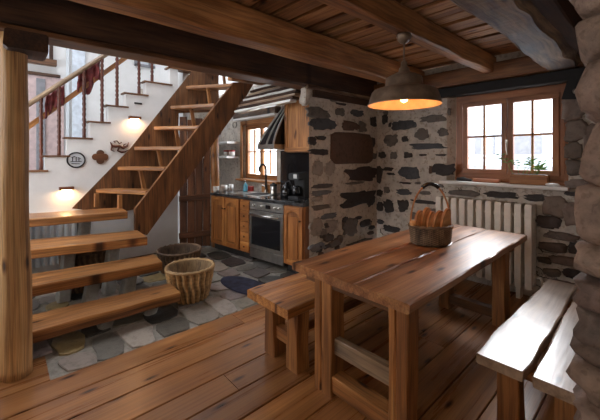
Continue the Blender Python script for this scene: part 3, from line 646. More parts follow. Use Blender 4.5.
# ================================================================ BREAD BASKET
bx, by = -1.22, 2.50
t = thing('bread_basket', 'oval woven basket with a tall hooped handle standing on the table', 'basket', (bx, by, .762), radians(47), world=False)
def weave(n, a, rz):
    return lambda th, z, i: a*sin(n*th+(pi if int(z/rz) % 2 else 0))
q = MB(); A_, B_ = .155, .105
pr = [(.0, .004), (.138, 0), (.148, .008)]+[(.150+.012*(k/15), .012+.118*k/15) for k in range(16)]+[(.166, .134), (.166, .145), (.155, .147), (.147, .138), (.135, .02), (0, .012)]
q.lathe((0, 0, 0), pr, 96, sx=1.0, sy=.70, mod=lambda th, z, i: (.006*sin(24*th+(pi if i % 2 else 0)) if 2 < i < 19 else 0), tf=lambda th, z, i: 1.0+.75*sin(24*th+(pi if i % 2 else 0)) if 2 < i < 19 else .8); q.build('body', M_wickd, t)
q = MB(); q.tube([(.163*cos(a)*1.0, .163*.7*sin(a), .143+.004*sin(a*20)) for a in [2*pi*i/60 for i in range(61)]], .011, 8, cap=False); q.build('rim', M_wickd, t)
hp_ = [(.158*cos(a), 0, .13+.335*sin(a)) for a in [pi*i/30 for i in range(31)]]
q = MB(); q.tube(hp_, .007, 8); q.tube([(x, .008*sin(i*.9), z+.004) for i, (x, y, z) in enumerate(hp_)], .004, 6); q.build('handle', M_crust, t)
q = MB(); q.tube([(x, y, z+.004) for x, y, z in hp_[11:20]], .016, 10, wob=.15); q.build('grip', M_black, t, 'black wrapped grip on the hoop')
# slices stand in the basket, side by side
def slice_(dx, dy, tilt, w, h, rz, label, z=.03, name='bread_slice', lean=0):
    r = Matrix.Rotation(radians(47), 3, 'Z'); c = r @ Vector((dx, dy, 0))
    t = thing(name, label, 'bread', (bx+c.x, by+c.y, .762+z), 0, 'bread slices in the table basket', world=False)
    t.rotation_euler = (tilt, lean, radians(47)+rz)
    pts = [(w/2*cos(a), h/2+h/2*sin(a)*(1+.06*cos(a*2))) for a in [2*pi*i/28 for i in range(28)]]
    q = MB(); q.prism(pts, (0, .011, 0), (1, 0, 0), (0, 0, 1), .022, ch=.004); q.build('crust', M_crust, t)
    q = MB(); q.prism([(x*.86, h/2+(y-h/2)*.88) for x, y in pts], (0, .0125, 0), (1, 0, 0), (0, 0, 1), .025, ch=.002); q.build('crumb', M_crumb, t)
slice_(-.088, -.005, .02, .13, .24, radians(38), 'leftmost oval bread slice standing in the basket')
slice_(-.045, .0, .06, .13, .265, radians(38), 'second oval bread slice from the left, tallest in the basket', lean=.06)
slice_(-.003, .0, .08, .115, .235, radians(38), 'middle oval bread slice under the black grip of the basket')
slice_(.045, .0, .14, .135, .245, radians(36), 'broad bread slice right of the middle with its face turned forward')
slice_(.092, .0, .18, .12, .265, radians(38), 'rightmost bread slice leaning by the handle')
r = Matrix.Rotation(radians(47), 3, 'Z') @ Vector((-.148, -.035, 0))
q = MB(); q.boulder((bx+r.x, by+r.y, .762+.165), .028, .024, .024, (1, 1, 1), sq=.95, rough=.04); single(q, 'bread_roll', M_crumb, 'small round bread roll on the left rim of the basket', 'bread')

# ================================================================ WINDOW SILL THINGS
ZS = 1.156
t = thing('plant_trough', 'orange brown trough of thin green seedlings on the right of the sill', 'planter', (-.98, 4.05, ZS))
pa = onY(511, 176, 4.05).x; pb = onY(548, 176, 4.05).x
q = MB(); q.box(pa, pb, 4.01, 4.10, ZS, ZS+.10, ch=.006); q.build('trough', M_honey, t)
q = MB(); q.box(pa+.01, pb-.01, 4.02, 4.09, ZS+.095, ZS+.105, ch=.002); q.build('soil', M_nearblack, t)
for k in range(10):
    X = random.uniform(pa+.02, pb-.02); lean = random.uniform(-.09, .09); h = random.uniform(.05, .17)
    if k == 0: X = pa+.02; lean = -.11; h = .2
    q = MB(); p0 = Vector((X, 4.055, ZS+.10)); p1 = p0+Vector((lean, random.uniform(-.03, .02), h)); pm = (p0+p1)/2+Vector((0, 0, .02)); q.tube([p0, pm, p1], [.003, .0025, .002], 6)
    for w_ in (pm, p1, (pm+p1)/2):
        for sg in (-1, 1):
            L_ = random.uniform(.03, .055); d = Vector((sg*L_, random.uniform(-.02, .02), random.uniform(0, .03)))
            q.add([w_, w_+d*.5+Vector((0, 0, .010)), w_+d, w_+d*.5-Vector((0, .008, .008))], [(0, 1, 2), (0, 2, 3)], [(0, 0, 0)]*4)
    q.build('seedling', M_leaf, t)
ta = onY(474, 178, 4.03).x; tb = onY(500, 178, 4.03).x
q = MB(); q.box(ta, tb, 3.99, 4.06, ZS, ZS+.038, ch=.01); single(q, 'window_tray', M_terra, 'low terracotta coloured tray on the left of the sill', 'tray')
c = onY(463, 177, 4.03); q = MB(); q.tube([(c.x-.07, 4.03, ZS+.02), (c.x, 4.03, ZS+.024), (c.x+.05, 4.04, ZS+.018), (c.x+.09, 4.04, ZS+.014)], [.02, .024, .016, .012], 10); single(q, 'torch', M_blackm, 'dark handled hand torch lying at left end of the sill', 'torch')
c = onY(552, 184, 3.99); q = MB(); q.lathe((c.x, 4.0, ZS), [(0, 0), (.05, .002), (.06, .015), (.045, .026), (0, .028)], 20, sy=.5); single(q, 'soap_dish', M_cer, 'small white oval dish at right end of the sill', 'dish')

# ================================================================ KITCHEN RUN
P0 = Vector((-2.80, 2.69, 0)); P1 = Vector((-4.72, 2.45, 0)); KA = math.atan2(P1.y-P0.y, P1.x-P0.x); KD = (P1-P0).normalized(); KLEN = (P1-P0).length
def s_at(x):
    d = ray(x, 156); # intersect the ray with the front line
    den = d.x*KD.y-d.y*KD.x; k = (P0.x*KD.y-P0.y*KD.x)/den; return (Vector((d.x*k, d.y*k, 0))-P0).dot(KD)
sR, sO, sD, sC = s_at(284.5), s_at(250.5), s_at(240.5), KLEN
CT = .88
def kthing(name, label, cat, s, z=0, y=0, group=None):
    # local frame: x runs along the worktop away from the stone wall, +y points into the room
    p = P0+KD*s+Vector((cos(KA+pi/2), sin(KA+pi/2), 0))*y; return thing(name, label, cat, (p.x, p.y, z), KA, group, world=False)
def panel_door(par, x0, x1, z0, z1, name='door', knob=None):
    q = MB(); w = x1-x0
    q.box(x0, x1, 0, .018, z0, z1, ch=.003, grain='z', tint=(.8, .8, .8))
    for (a, c) in ((x0, x0+.055), (x1-.055, x1)): q.box(a, c, .018, .03, z0, z1, ch=.003, grain='z')
    q.box(x0+.05, x1-.05, .018, .029, z0, z0+.06, ch=.003, grain='x')
    arch = [(x0+.05, z1), (x0+.05, z1-.10)]+[(x0+.05+(w-.1)*i/10, z1-.10+.045*sin(pi*i/10)) for i in range(1, 10)]+[(x1-.05, z1-.10), (x1-.05, z1)]
    q.prism(arch, (0, .029, 0), (1, 0, 0), (0, 0, 1), .011)
    q.box(x0+.075, x1-.075, .016, .026, z0+.085, z1-.12, ch=.008, grain='z')
    d = q.build(name, M_cab, par)
    kx = x0+.028 if knob != 'r' else x1-.028
    q = MB(); q.lathe((0, 0, 0), [(0, 0), (.008, .002), (.007, .014), (.014, .02), (.012, .03), (0, .032)], 12); q.v = [Vector((kx+v.x, .03+v.z, z1-.16+v.y)) for v in q.v]; q.build('knob', M_darkedge, d)
    return d
# right cabinet
t = kthing('kitchen_cabinet', 'honey wood base cabinet between the oven and the stone wall', 'cabinet', .065)
q = MB(); q.box(0, sR-.069, -.55, 0, .10, CT-.04); q.build('body', M_cab, t); q = MB(); q.box(0, sR-.069, -.5, -.05, 0, .1); q.build('plinth', M_blackm, t)
panel_door(t, .01, sR-.075, .12, CT-.05)
# oven
t = kthing('oven', 'stainless steel built-in oven with dark glass door', 'oven', sR)
w = sO-sR-.004
q = MB(); q.box(0, w, -.55, .0, .06, CT-.04); q.build('body', M_blackm, t)
q = MB(); q.box(.005, w-.005, 0, .022, CT-.155, CT-.045, ch=.004); q.build('control_panel', M_steel, t)
for X in (.12*w, .24*w, .62*w, .86*w):
    q = MB(); q.lathe((0, 0, 0), [(0, 0), (.02, 0), (.018, .02), (0, .022)], 16); q.v = [Vector((X+v.x, .022+v.z, CT-.1+v.y)) for v in q.v]; q.build('control_knob', M_steel, t)
q = MB(); q.box(w*.36, w*.5, .02, .024, CT-.125, CT-.075); q.build('clock_display', M_black, t)
q = MB(); q.box(.005, w-.005, 0, .028, .2, CT-.165, ch=.004); d_ = q.build('door', M_steel, t)
q = MB(); q.box(.05, w-.05, .027, .031, .25, CT-.25, ch=.002); q.build('glass', M_black, d_)
q = MB(); q.tube([(.05, .07, CT-.215), (w-.05, .07, CT-.215)], .011, 10); q.bar((.08, .02, CT-.215), (.08, .07, CT-.215), .015, .015); q.bar((w-.08, .02, CT-.215), (w-.08, .07, CT-.215), .015, .015); q.build('handle', M_steel, d_)
q = MB(); q.box(.005, w-.005, 0, .02, .07, .19, ch=.004); q.build('warming_drawer', M_steel, t)
# drawers
t = kthing('drawer_unit', 'narrow honey wood drawer unit left of the oven', 'cabinet', sO)
w = sD-sO-.004; q = MB(); q.box(0, w, -.55, 0, .10, CT-.04); q.build('body', M_cab, t); q = MB(); q.box(0, w, -.5, -.05, 0, .1); q.build('plinth', M_blackm, t)
for k in range(5):
    z0 = .12+k*.142; q = MB(); q.box(.012, w-.012, 0, .022, z0, z0+.125, ch=.006, grain='x'); d_ = q.build('drawer', M_cab, t)
    q = MB(); q.boulder((w/2, .034, z0+.062), .013, .013, .013, (1, 1, 1), sq=1, seg=10, rings=6, rough=0); q.build('knob', M_darkedge, d_)
# left cabinet, two doors
t = kthing('kitchen_cabinet', 'wide arched-door base cabinet under the sink at the far end', 'cabinet', sD)
w = sC-sD; q = MB(); q.box(0, w, -.55, 0, .10, CT-.04); q.build('body', M_cab, t); q = MB(); q.box(0, w, -.5, -.05, 0, .1); q.build('plinth', M_blackm, t)
panel_door(t, .01, w/2-.004, .12, CT-.05, knob='r'); panel_door(t, w/2+.004, w-.01, .12, CT-.05)
# worktop
t = kthing('kitchen_worktop', 'dark stone worktop running along the kitchen cabinets', 'worktop', 0)
q = MB(); q.box(.065, KLEN+.02, -.60, .025, CT-.04, CT, ch=.005); q.build('slab', M_counter, t)
q = MB(); q.box(.25, .8, -.5, -.05, CT, CT+.005, ch=.002); q.build('hob', M_black, t, 'black glass hob set in the worktop')
q = MB(); sx0, sx1 = KLEN-.95, KLEN-.25
q.box(sx0, sx1, -.5, -.08, CT, CT+.004, ch=.001); q.build('sink', M_steel, t, 'steel sink')
q = MB(); q.box(sx0+.05, sx0+.38, -.45, -.13, CT+.003, CT+.006, ch=.001); q.build('sink_basin', M_iron, t)
# tap
t = kthing('kitchen_tap', 'tall curved dark tap over the sink in front of the window', 'tap', s_at(255)+.33, CT, -.52)
q = MB(); q.lathe((0, 0, 0), [(0, 0), (.03, 0), (.03, .02), (.018, .04), (.016, .05)], 16); q.build('base', M_steel, t)
q = MB(); q.tube([(0, 0, .04), (0, 0, .36)]+[(0, .07-.07*cos(a), .36+.08*sin(a)) for a in [pi*i/8 for i in range(1, 8)]]+[(0, .14, .33)], .016, 10); q.build('spout', M_blackm, t)
q = MB(); q.bar((0, 0, .09), (.07, .02, .12), .014, .014); q.build('lever', M_steel, t)
def on_top(name, label, cat, px, y, mb_mat):  # place small things on the worktop at the ray of pixel column px
    d = ray(px, 156); back = P0+Vector((cos(KA+pi/2), sin(KA+pi/2), 0))*y
    den = d.x*KD.y-d.y*KD.x; k = (back.x*KD.y-back.y*KD.x)/den; p = (d.x*k, d.y*k, CT)
    t = thing(name, label, cat, p, KA, None, world=False)
    for nm, q, m in mb_mat: q.build(nm, m, t)
    return t
def lz(pr, seg=20, **k): q = MB(); q.lathe((0, 0, 0), pr, seg, **k); return q
on_top('soap_bottle', 'small blue pump bottle left of the tap', 'bottle', 245.5, -.42, [('body', lz([(0, 0), (.034, 0), (.036, .02), (.034, .11), (.014, .13), (.013, .145), (0, .145)]), M_bluegl), ('pump', MB().tube([(0, 0, .14), (0, 0, .18), (.0, .03, .182)], .006, 8), M_cer)])
on_top('washing_up_box', 'small red and white packet on the window side of the sink', 'box', 250.5, -.52, [('carton', MB().box(-.05, .05, -.025, .025, 0, .08), M_redc)])
on_top('cutting_board', 'small orange brown wooden board propped under the kitchen window', 'board', 267, -.565, [('board', MB().box(-.09, .11, -.01, .01, 0, .13), M_honey)])
on_top('storage_jar', 'grey metal canister beside the black splashback', 'jar', 273.5, -.40, [('body', lz([(0, 0), (.05, 0), (.052, .02), (.05, .13), (.0, .13)]), M_steel), ('lid', lz([(.052, .13), (.053, .155), (.02, .165), (.015, .18), (0, .182)]), M_blackm)])
on_top('coffee_maker', 'black coffee maker with a round jug on the worktop', 'coffee maker', 296, -.40,
       [('body', MB().box(-.16, .02, -.10, .02, 0, .30, ch=.015).box(-.16, .02, -.10, .13, .25, .34, ch=.015).box(-.16, .02, -.1, .14, 0, .03, ch=.01), M_blackm),
        ('jug', MB().lathe((-.07, .075, .03), [(0, 0), (.055, .005), (.066, .05), (.055, .12), (.04, .14), (0, .14)], 20), M_black), ('display', MB().box(-.13, -.07, .13, .134, .27, .325, ch=.001), M_steel)])
on_top('kettle', 'rounded black kettle left of the coffee maker', 'kettle', 286.5, -.33, [('body', lz([(0, 0), (.075, 0), (.085, .03), (.08, .10), (.05, .16), (.02, .18), (.015, .2), (0, .2)]), M_black), ('handle', MB().tube([(-.07, 0, .11), (-.1, 0, .17), (-.05, 0, .23), (.02, 0, .2)], .009, 8), M_blackm)])
for px, w_, y_ in ((216, .05, -.10), (224, .055, -.30), (231, .04, -.45)):
    lab = {216: 'white cup nearest the door at the far end of the worktop', 224: 'largest white mug behind the first cup on the worktop', 231: 'smallest white cup deep in the worktop corner'}[px]
    on_top('mug', lab, 'mug', px, y_, [('body', lz([(0, 0), (w_*.8, 0), (w_, .03), (w_, .09), (w_*.9, .09), (w_*.85, .02), (0, .02)]), M_cer), ('handle', MB().tube([(w_*.95, 0, .075), (w_*1.6, 0, .065), (w_*1.6, 0, .03), (w_*.95, 0, .02)], .007, 8), M_cer)])
# black splashback on the back wall
q = MB(); q.box(-4.05, -3.0, KY-.045, KY-.02, .87, 1.53); single(q, 'splashback', M_black, 'glossy black splashback panel under the extractor hood', 'panel')
# hood
t = thing('extractor_hood', 'steel and dark glass extractor hood with a curved front', 'hood', (-3.75, 3.1, 1.55))
def hood_at(k): return (-3.93+.27*k**.8, 2.77+.33*k**1.4, 1.61+.62*k)
ks = [i/12 for i in range(13)]
q = MB(); vs = []; gs = []
for k in ks:
    x, y, z = hood_at(k); vs += [(x, KY-.04, z), (x, y, z), (-3.57, y, z), (-3.57, KY-.04, z)]; gs += [(k, 0, 0)]*4
q.add(vs, [(i*4+a, i*4+a+1, i*4+a+5, i*4+a+4) for i in range(12) for a in range(3)]+[(48, 49, 50, 51)], gs, smooth=False); q.build('glass_front', M_black, t)
for nm, f in (('left', 0), ('mid', .55), ('right', 1)):
    q = MB(); pts = []
    for k in ks:
        x, y, z = hood_at(k); pts.append((x+(-3.57-x)*f, y-.006, z))
    for a, c in zip(pts, pts[1:]): q.bar(a, c, .035, .02, up=(0, -1, .4))
    q.build('side_rib', M_steel, t)
q = MB(); q.box(-3.94, -3.55, 2.76, KY-.05, 1.545, 1.615, ch=.006); q.build('canopy', M_steel, t)
q = MB(); q.box(-3.78, -3.68, KY-.22, KY-.03, 1.6, 2.55, ch=.004); q.build('flue', M_steel, t)
# wall cabinet
t = thing('wall_cabinet', 'orange wooden wall cabinet between the hood and the stone wall', 'cabinet', (-3.3, 2.98, 1.5))
q = MB(); q.box(-3.54, -3.02, 2.96, KY-.03, 1.5, 2.28, grain='z'); q.build('body', M_honey, t)
q = MB(); q.box(-3.53, -3.03, 2.938, 2.957, 1.51, 2.25, grain='z'); frame(q, -3.53, -3.03, 1.51, 2.25, .06, 2.925, 2.94); q.build('door', M_honey, t)
q = MB(); q.box(-3.62, -2.98, 2.90, KY-.03, 2.285, 2.33); q.build('cornice', M_darkedge, t)
# shelves with cups
for zz, lab in ((1.72, 'upper white shelf board in the alcove left of the kitchen window'), (1.45, 'lower white shelf board in the alcove, holding red and white cups')):
    q = MB(); q.box(-6.3, wl-.13, KY-.26, KY-.015, zz-.04, zz, n=3, wob=.004); single(q, 'wall_shelf', M_cer, lab, 'shelf')
for px, m, lab in ((226.5, M_cer, 'white and red banded jar at left on the lower alcove shelf'), (232, M_redc, 'red cup at right on the lower alcove shelf')):
    c = onY(px, 150, KY-.14); q = MB(); q.lathe((c.x, KY-.14, 1.451), [(0, 0), (.05, 0), (.055, .03), (.055, .10), (.048, .10), (.045, .03), (0, .02)], 18, tint=(1, 1, 1)); 
    t = thing('shelf_jar', lab, 'jar', (c.x, KY-.14, 1.451)); q.build('body', M_cer, t); q = MB(); q.lathe((c.x, KY-.14, 1.451), [(.056, .08), (.058, .085), (.058, .105), (.03, .108), (0, .11)], 18); q.build('lid', M_redc, t)
# open kitchen ceiling: white-edged boards and poles stacked under the joists
rk = [(2.62, 2.11, .06), (2.69, 2.20, .06), (2.77, 2.29, .07), (2.86, 2.39, .07), (2.96, 2.50, .08)]
lab = ['lowest', 'second', 'third', 'fourth', 'topmost']
for k, (yy, zz, w_) in enumerate(rk):
    q = MB(); q.bar((-4.27, yy, zz), (-3.05, yy+.05, zz+.02), .10, .03, n=10, wob=.012, ch=.006); single(q, 'ceiling_pole', M_bench if k % 2 else M_cer, lab[k]+' whitish board of the rack under the kitchen ceiling', 'board')
    if k < 4:
        q = MB(); q.bar((-4.25, yy+.03, zz+.045), (-3.04, yy+.08, zz+.06), .12, .03, n=6, wob=.008); single(q, 'ceiling_pole', M_dark, 'dark board just above the '+lab[k]+' whitish rack board', 'board')
for k in range(7):
    X = -4.18+k*.17; q = MB(); q.bar((X, 2.45, 2.60), (X, 3.3, 2.62), .12, .12, n=6, wob=.02, ch=.02); single(q, 'ceiling_joist', M_beam, 'short round-edged joist over the kitchen rack', 'joist', group='short joists over the kitchen')

# ================================================================ PLANK DOOR beside the kitchen
t = bpy.data.objects.new('door_1', None); COL.objects.link(t); t.location = (-5.05, 2.1, 0); t['_world'] = (-5.05, 2.1, 0); t['kind'] = 'structure'
da = Vector((-5.09, 2.08, 0)); db = Vector((-4.86, 2.49, 0)); dd = (db-da); dn = Vector((dd.y, -dd.x, 0)).normalized()
for k in range(4):
    a = da+dd*(k/4); c = da+dd*((k+1)/4); m = (a+c)/2; w_ = (c-a).length
    q = MB(); q.bar((m.x, m.y, .02), (m.x, m.y, 2.05+random.uniform(-.03, .05)), w_-.008, .035, up=(dn.x, dn.y, 0), n=6, wob=.006, tint=(random.uniform(.8, 1.25),)*3); q.build('door_plank', M_doorwood, t)
for zz in (.78, 1.62, .2):
    q = MB(); a = da+dn*.035; c = db+dn*.035; q.bar((a.x, a.y, zz), (c.x, c.y, zz+.03), .03, .09, n=4, wob=.004); q.build('door_batten', M_doorwood, t)
p = da+dd*.35+dn*.06; q = MB(); q.bar((p.x, p.y, 1.44), (p.x+dd.x*.45, p.y+dd.y*.45, 1.44), .02, .05); q.build('door_latch', M_cer, t, 'pale latch plate')
q = MB(); q.tube([(-4.84+.02*sin(z*3), 2.56, z) for z in [i*.2 for i in range(12)]], [.065]*12, 14, wob=.2); single(q, 'door_post', M_honey, 'crooked orange wooden door post beside the kitchen worktop', 'post')

# ================================================================ STAIRCASE
t = thing('staircase', 'open wooden staircase with long lower steps and a steep upper flight to the right', 'staircase', (-4.2, 1.2, 0))
def tread4(pts, z, th, mat=M_honey, tint=1.0, nm='tread', lab=None):
    # pts: front-left, front-right, back-right, back-left (plan); grain along the front edge
    q = MB(); fl, fr, br, bl = [Vector((p[0], p[1], 0)) for p in pts]; n = 16; vs = []; gs = []; o = random.uniform(0, 40)
    for i in range(n+1):
        k = i/n; f = fl.lerp(fr, k); bk = bl.lerp(br, k); e = (f-bk).normalized(); f = f+e*.012*nz((k*7, o, 0)); L_ = (fr-fl).length*k; W_ = (f-bk).length
        dz = .004*nz((k*5, 0, o))
        for (c, zz, ww) in ((f, z-.01, 0), (f-e*.006, z, .01), (bk, z, W_), (bk, z-th, W_), (f-e*.008, z-th, .01), (f-e*.002, z-th+.01, 0)):
            vs.append(Vector((c.x, c.y, zz+dz))); gs.append((L_+o, ww+o*.3, zz))
    fs = [(i*6+k, i*6+(k+1) % 6, (i+1)*6+(k+1) % 6, (i+1)*6+k) for i in range(n) for k in range(6)]+[tuple(range(5, -1, -1)), tuple(n*6+k for k in range(6))]
    q.add(vs, fs, gs, (tint,)*3); return q.build(nm, mat, t, lab)
low = [(-3.02, -2.97, .20, .36, 1.22), (-3.44, -3.33, .40, .40, 1.19), (-3.98, -3.62, .60, .52, 1.14), (-4.55, -4.26, .79, .50, 1.12)]
for (xl, xr, z, dp, ye) in low:
    tread4([(xl, -.35), (xr, ye), (xr-dp*.8, ye+.02), (xl-dp, -.35)], z, .085, M_tread, tint=random.uniform(.85, 1.05))
# grey blocks under the lower steps
def block(x, y, z1, w_=.11, d_=.16, lean=.05):
    q = MB(); q.bar((x-.01, y-lean, 0), (x, y, z1), d_, w_, (0, 1, 0), n=4, ch=.015, wob=.01, w1=d_*.8); q.build('support_block', M_block, t)
for (x, y) in ((-3.20, .70), (-3.20, 1.06)): block(x, y, .118)
for (x, y) in ((-3.62, .66), (-3.58, .97)): block(x, y, .318)
for (x, y) in ((-4.05, .52), (-3.95, .90)): block(x, y, .518)
for (x, y) in ((-4.62, .75), (-4.75, .1)): block(x, y, .70)
for (x, y, z) in ((-3.20, -.2, .118), (-3.66, -.2, .318), (-4.2, -.2, .518), (-4.78, -.25, .70)): block(x, y, z)
near = [(148, 190), (167, 167), (186, 145), (202, 125), (216, 103), (235, 82), (250, 62)]
far = [(97, 190), (119, 167), (136, 148), (155, 127), (172, 106), (187, 87), (202, 67)]
XN, XF = -4.36, -5.06
tr = []
for k, (a, c) in enumerate(zip(near, far)):
    pn = onX(a[0], a[1], XN); pf = onX(c[0], c[1], XF); z = (pn.z+pf.z)/2; tr.append((pn.y, pf.y, z))
    tread4([(XN-.035, pn.y-.02, 0), (XF, pf.y-.02), (XF, pf.y+.26), (XN-.035, pn.y+.24)][::1], z, .05, M_tread, .95)
# stringers
q = MB(); q.prism([(1.22, .52), (1.36, .46), (2.75, 2.26), (2.98, 2.62), (2.6, 2.56), (1.22, .80)], (XN-.03, 0, 0), (0, 1, 0), (0, 0, 1), .06, ch=.006, gax=1); q.build('stringer', M_doorwood2, t)
q = MB(); q.prism([(.68, .78), (1.15, .66), (1.75, .72), (2.03, 1.1), (2.06, 2.12), (2.75, 2.2), (2.75, 3.3), (2.55, 3.19), (1.37, 1.56)], (XF-.03, 0, 0), (0, 1, 0), (0, 0, 1), .025, gax=1); q.build('back_panel', M_darkedge, t)
# risers' little posts between each step and the next
for k in range(len(tr)-1):
    yn, yf, z = tr[k+1]; yn0, yf0, z0 = tr[k]
    for f in (.12, .62):
        X = XN+(XF-XN)*f; Y = yn+(yf-yn)*f+.05
        q = MB(); q.bar((X, Y+.05, z0-.02), (X, Y, z-.045), .05, .035, (1, 0, 0), n=3, wob=.01); q.build('riser_post', M_leg, t)
# post under the upper flight foot
q = MB(); q.bar((XN-.25, 1.12, .79), (XN-.25, 1.12, tr[0][2]-.05), .06, .05, (0, 1, 0)); q.build('riser_post', M_leg, t)
q = MB(); q.bar((XF+.1, .93, .79), (XF+.1, .93, tr[0][2]-.05), .06, .05, (0, 1, 0)); q.build('riser_post', M_leg, t)

# ================================================================ WHITE STEPPED WALL: caps, balusters, handrails
for i, (y0, y1, z) in enumerate(steps):
    q = MB(); a = y0-.01 if i == 0 else steps[i-1][1]-.03
    q.box(XS-.16, XS+.025, a, y1+.03, z, z+.022, ch=.004, grain='y')
    names = ['lowest', 'second', 'third', 'fourth', 'fifth', 'sixth', 'seventh', 'highest visible']
    single(q, 'step_cap', M_darkedge, names[i]+' brown wooden cap on the stepped top of the white stair wall', 'step cap')
t = thing('stair_banister', 'dark mahogany turned banister with sloping handrail on the white stepped wall', 'banister', (XS-.06, 1.0, steps[0][2]+.022))
bal = [(41, 172), (59, 157), (84, 139), (102, 123), (117, 107), (139, 95), (152, 84), (171, 70)]
rail = lambda Y: 2.09+(Y-.27)*.94
for i, (x, y) in enumerate(bal):
    p = onX(x, y, XS-.06); z0 = steps[i][2]+.022; z1 = rail(p.y)-.02; n = 40; pts = []; rr = []
    for k in range(n+1):
        f = k/n; pts.append((XS-.06, p.y, z0+(z1-z0)*f)); rr.append(.022 if f < .08 or f > .93 else .014+.010*abs(sin(f*pi*13)))
    q = MB(); q.tube(pts, rr, 10); q.build('baluster', M_mahog, t)
q = MB(); q.tube([(XS-.06, Y, rail(Y)) for Y in (-.3, .27, .6, 1.0, 1.5, 2.2)], .030, 12); q.build('handrail', M_rail, t, 'grey brown rounded handrail')
q = MB(); q.bar((XS-.14, -.2, 1.36), (XS-.14, 1.35, 2.88), .03, .06, n=6); q.build('lower_rail', M_honey, t, 'orange wooden rail below the handrail')
# cloths hung on the banister
def cloth(y0, y1, z_off, drop, lab):
    q = MB(); n = 22; m = 10; vs = []; gs = []; o = random.uniform(0, 50)
    for i in range(n+1):
        k = i/n; Y = y0+(y1-y0)*k; Z = rail(Y)+z_off; L_ = drop*(.75+.35*nz((k*3, o, 0)))
        for j in range(m+1):
            f = j/m; vs.append((XS-.115+.02*sin(k*21+f*2)+.012*nz((k*9, f*4, o)), Y+.02*nz((k*4, f*3, o)), Z-L_*f)); gs.append((k, f, 0))
    fs = [(i*(m+1)+j, i*(m+1)+j+1, (i+1)*(m+1)+j+1, (i+1)*(m+1)+j) for i in range(n) for j in range(m)]
    q.add(vs, fs, gs, (1, 1, 1), 0, True); o_ = single(q, 'hanging_cloth', M_red, lab, 'cloth')
    md = o_.modifiers.new('thick', 'SOLIDIFY'); md.thickness = .01
cloth(.42, .62, -.04, .30, 'dark red patterned cloth hung at left under the grey brown handrail')
cloth(.76, 1.02, -.03, .36, 'dark red cloth hung at right under the upper part of the grey brown handrail')

# ---- upstairs background on the far hall wall
XH = -6.58
a = onX(27, 40, XH); c = onX(56, 62, XH)
t = bpy.data.objects.new('window_3', None); COL.objects.link(t); t.location = (XH, .4, 2.9); t['_world'] = (XH, .4, 2.9); t['kind'] = 'structure'
q = MB()
for xx in (27, 51):
    Y = onX(xx, 50, XH).y; q.box(XH, XH+.04, Y-.025, Y+.025, 2.95, 3.6, grain='z')
q.build('window_frame', M_dark, t)
y0 = onX(22, 60, XH).y; y1 = onX(56, 60, XH).y; q = MB(); q.box(XH, XH+.12, y0, y1, onX(40, 65, XH).z, onX(40, 59, XH).z, grain='y'); q.build('window_sill', M_darkedge, t)
q = MB(); q.box(XH+.005, XH+.012, onX(28, 50, XH).y, onX(50, 50, XH).y, 2.97, 3.6, ch=.001); q.build('pane', M_slat, t)
y0 = onX(20, 75, XH).y; y1 = onX(60, 75, XH).y; q = MB(); q.box(XH, XH+.06, y0, y1, onX(40, 75, XH).z-.01, onX(40, 73, XH).z, ch=.002); struct(q, 'trim_2', M_dark)
z1 = onX(40, 76, XH).z; q = MB(); q.box(XH-.0, XH+.02, -1.45, onX(64, 80, XH).y, 0, z1, ch=.002); struct(q, 'trim_3', M_pink)
q = MB(); q.box(XH+.02, XH+.05, onX(36, 80, XH).y, onX(45, 80, XH).y, 1.2, onX(40, 79, XH).z, ch=.003); struct(q, 'door_2', M_greyp)
q = MB(); q.box(XH, XH+.04, onX(66, 60, XH).y, onX(69, 60, XH).y, 1.2, 3.9, ch=.003); struct(q, 'trim_4', M_slat)
q = MB(); q.box(XH, XH+.03, onX(72, 60, XH).y, onX(85, 60, XH).y, 1.2, 3.9, ch=.003); struct(q, 'door_3', M_paleblue)
t = bpy.data.objects.new('window_4', None); COL.objects.link(t); t.location = (XH, 2.1, 3.1); t['_world'] = (XH, 2.1, 3.1); t['kind'] = 'structure'
ya = onX(134, 62, XH).y; yb = onX(164, 62, XH).y; za = onX(149, 68, XH).z
q = MB(); q.box(XH, XH+.05, ya, yb, za, za+.04, grain='y'); q.box(XH, XH+.05, ya, ya+.05, za, 3.8, grain='z'); q.box(XH, XH+.05, yb-.05, yb, za, 3.8, grain='z'); q.box(XH, XH+.04, (ya+yb)/2-.02, (ya+yb)/2+.02, za, 3.8, grain='z'); q.build('window_frame', M_greyp, t)
q = MB(); q.box(XH+.005, XH+.012, ya+.05, yb-.05, za+.04, 3.8, ch=.001); q.build('pane', M_slat, t)

# ---- wall lights
def sconce(px, py, lab):
    p = onX(px, py, XS); t = thing('wall_light', lab, 'lamp', (XS, p.y, p.z))
    q = MB(); q.box(XS+.001, XS+.085, p.y-.075, p.y+.075, p.z-.018, p.z+.018, ch=.005); q.build('housing', M_copper, t)
    q = MB(); q.box(XS+.02, XS+.07, p.y-.05, p.y+.05, p.z-.023, p.z-.017, ch=.001); q.build('diffuser', M_sconceglow, t)
    l = bpy.data.lights.new('sconce_light', 'AREA'); l.shape = 'RECTANGLE'; l.size = .04; l.size_y = .09; l.energy = 1.6; l.color = (1, .56, .25)
    o = bpy.data.objects.new('sconce_light', l); COL.objects.link(o); o.location = (XS+.05, p.y, p.z-.028)
sconce(134, 118, 'small brown box wall light glowing beside the upper flight')
sconce(66, 188, 'small brown box wall light glowing above the lower steps by the post')
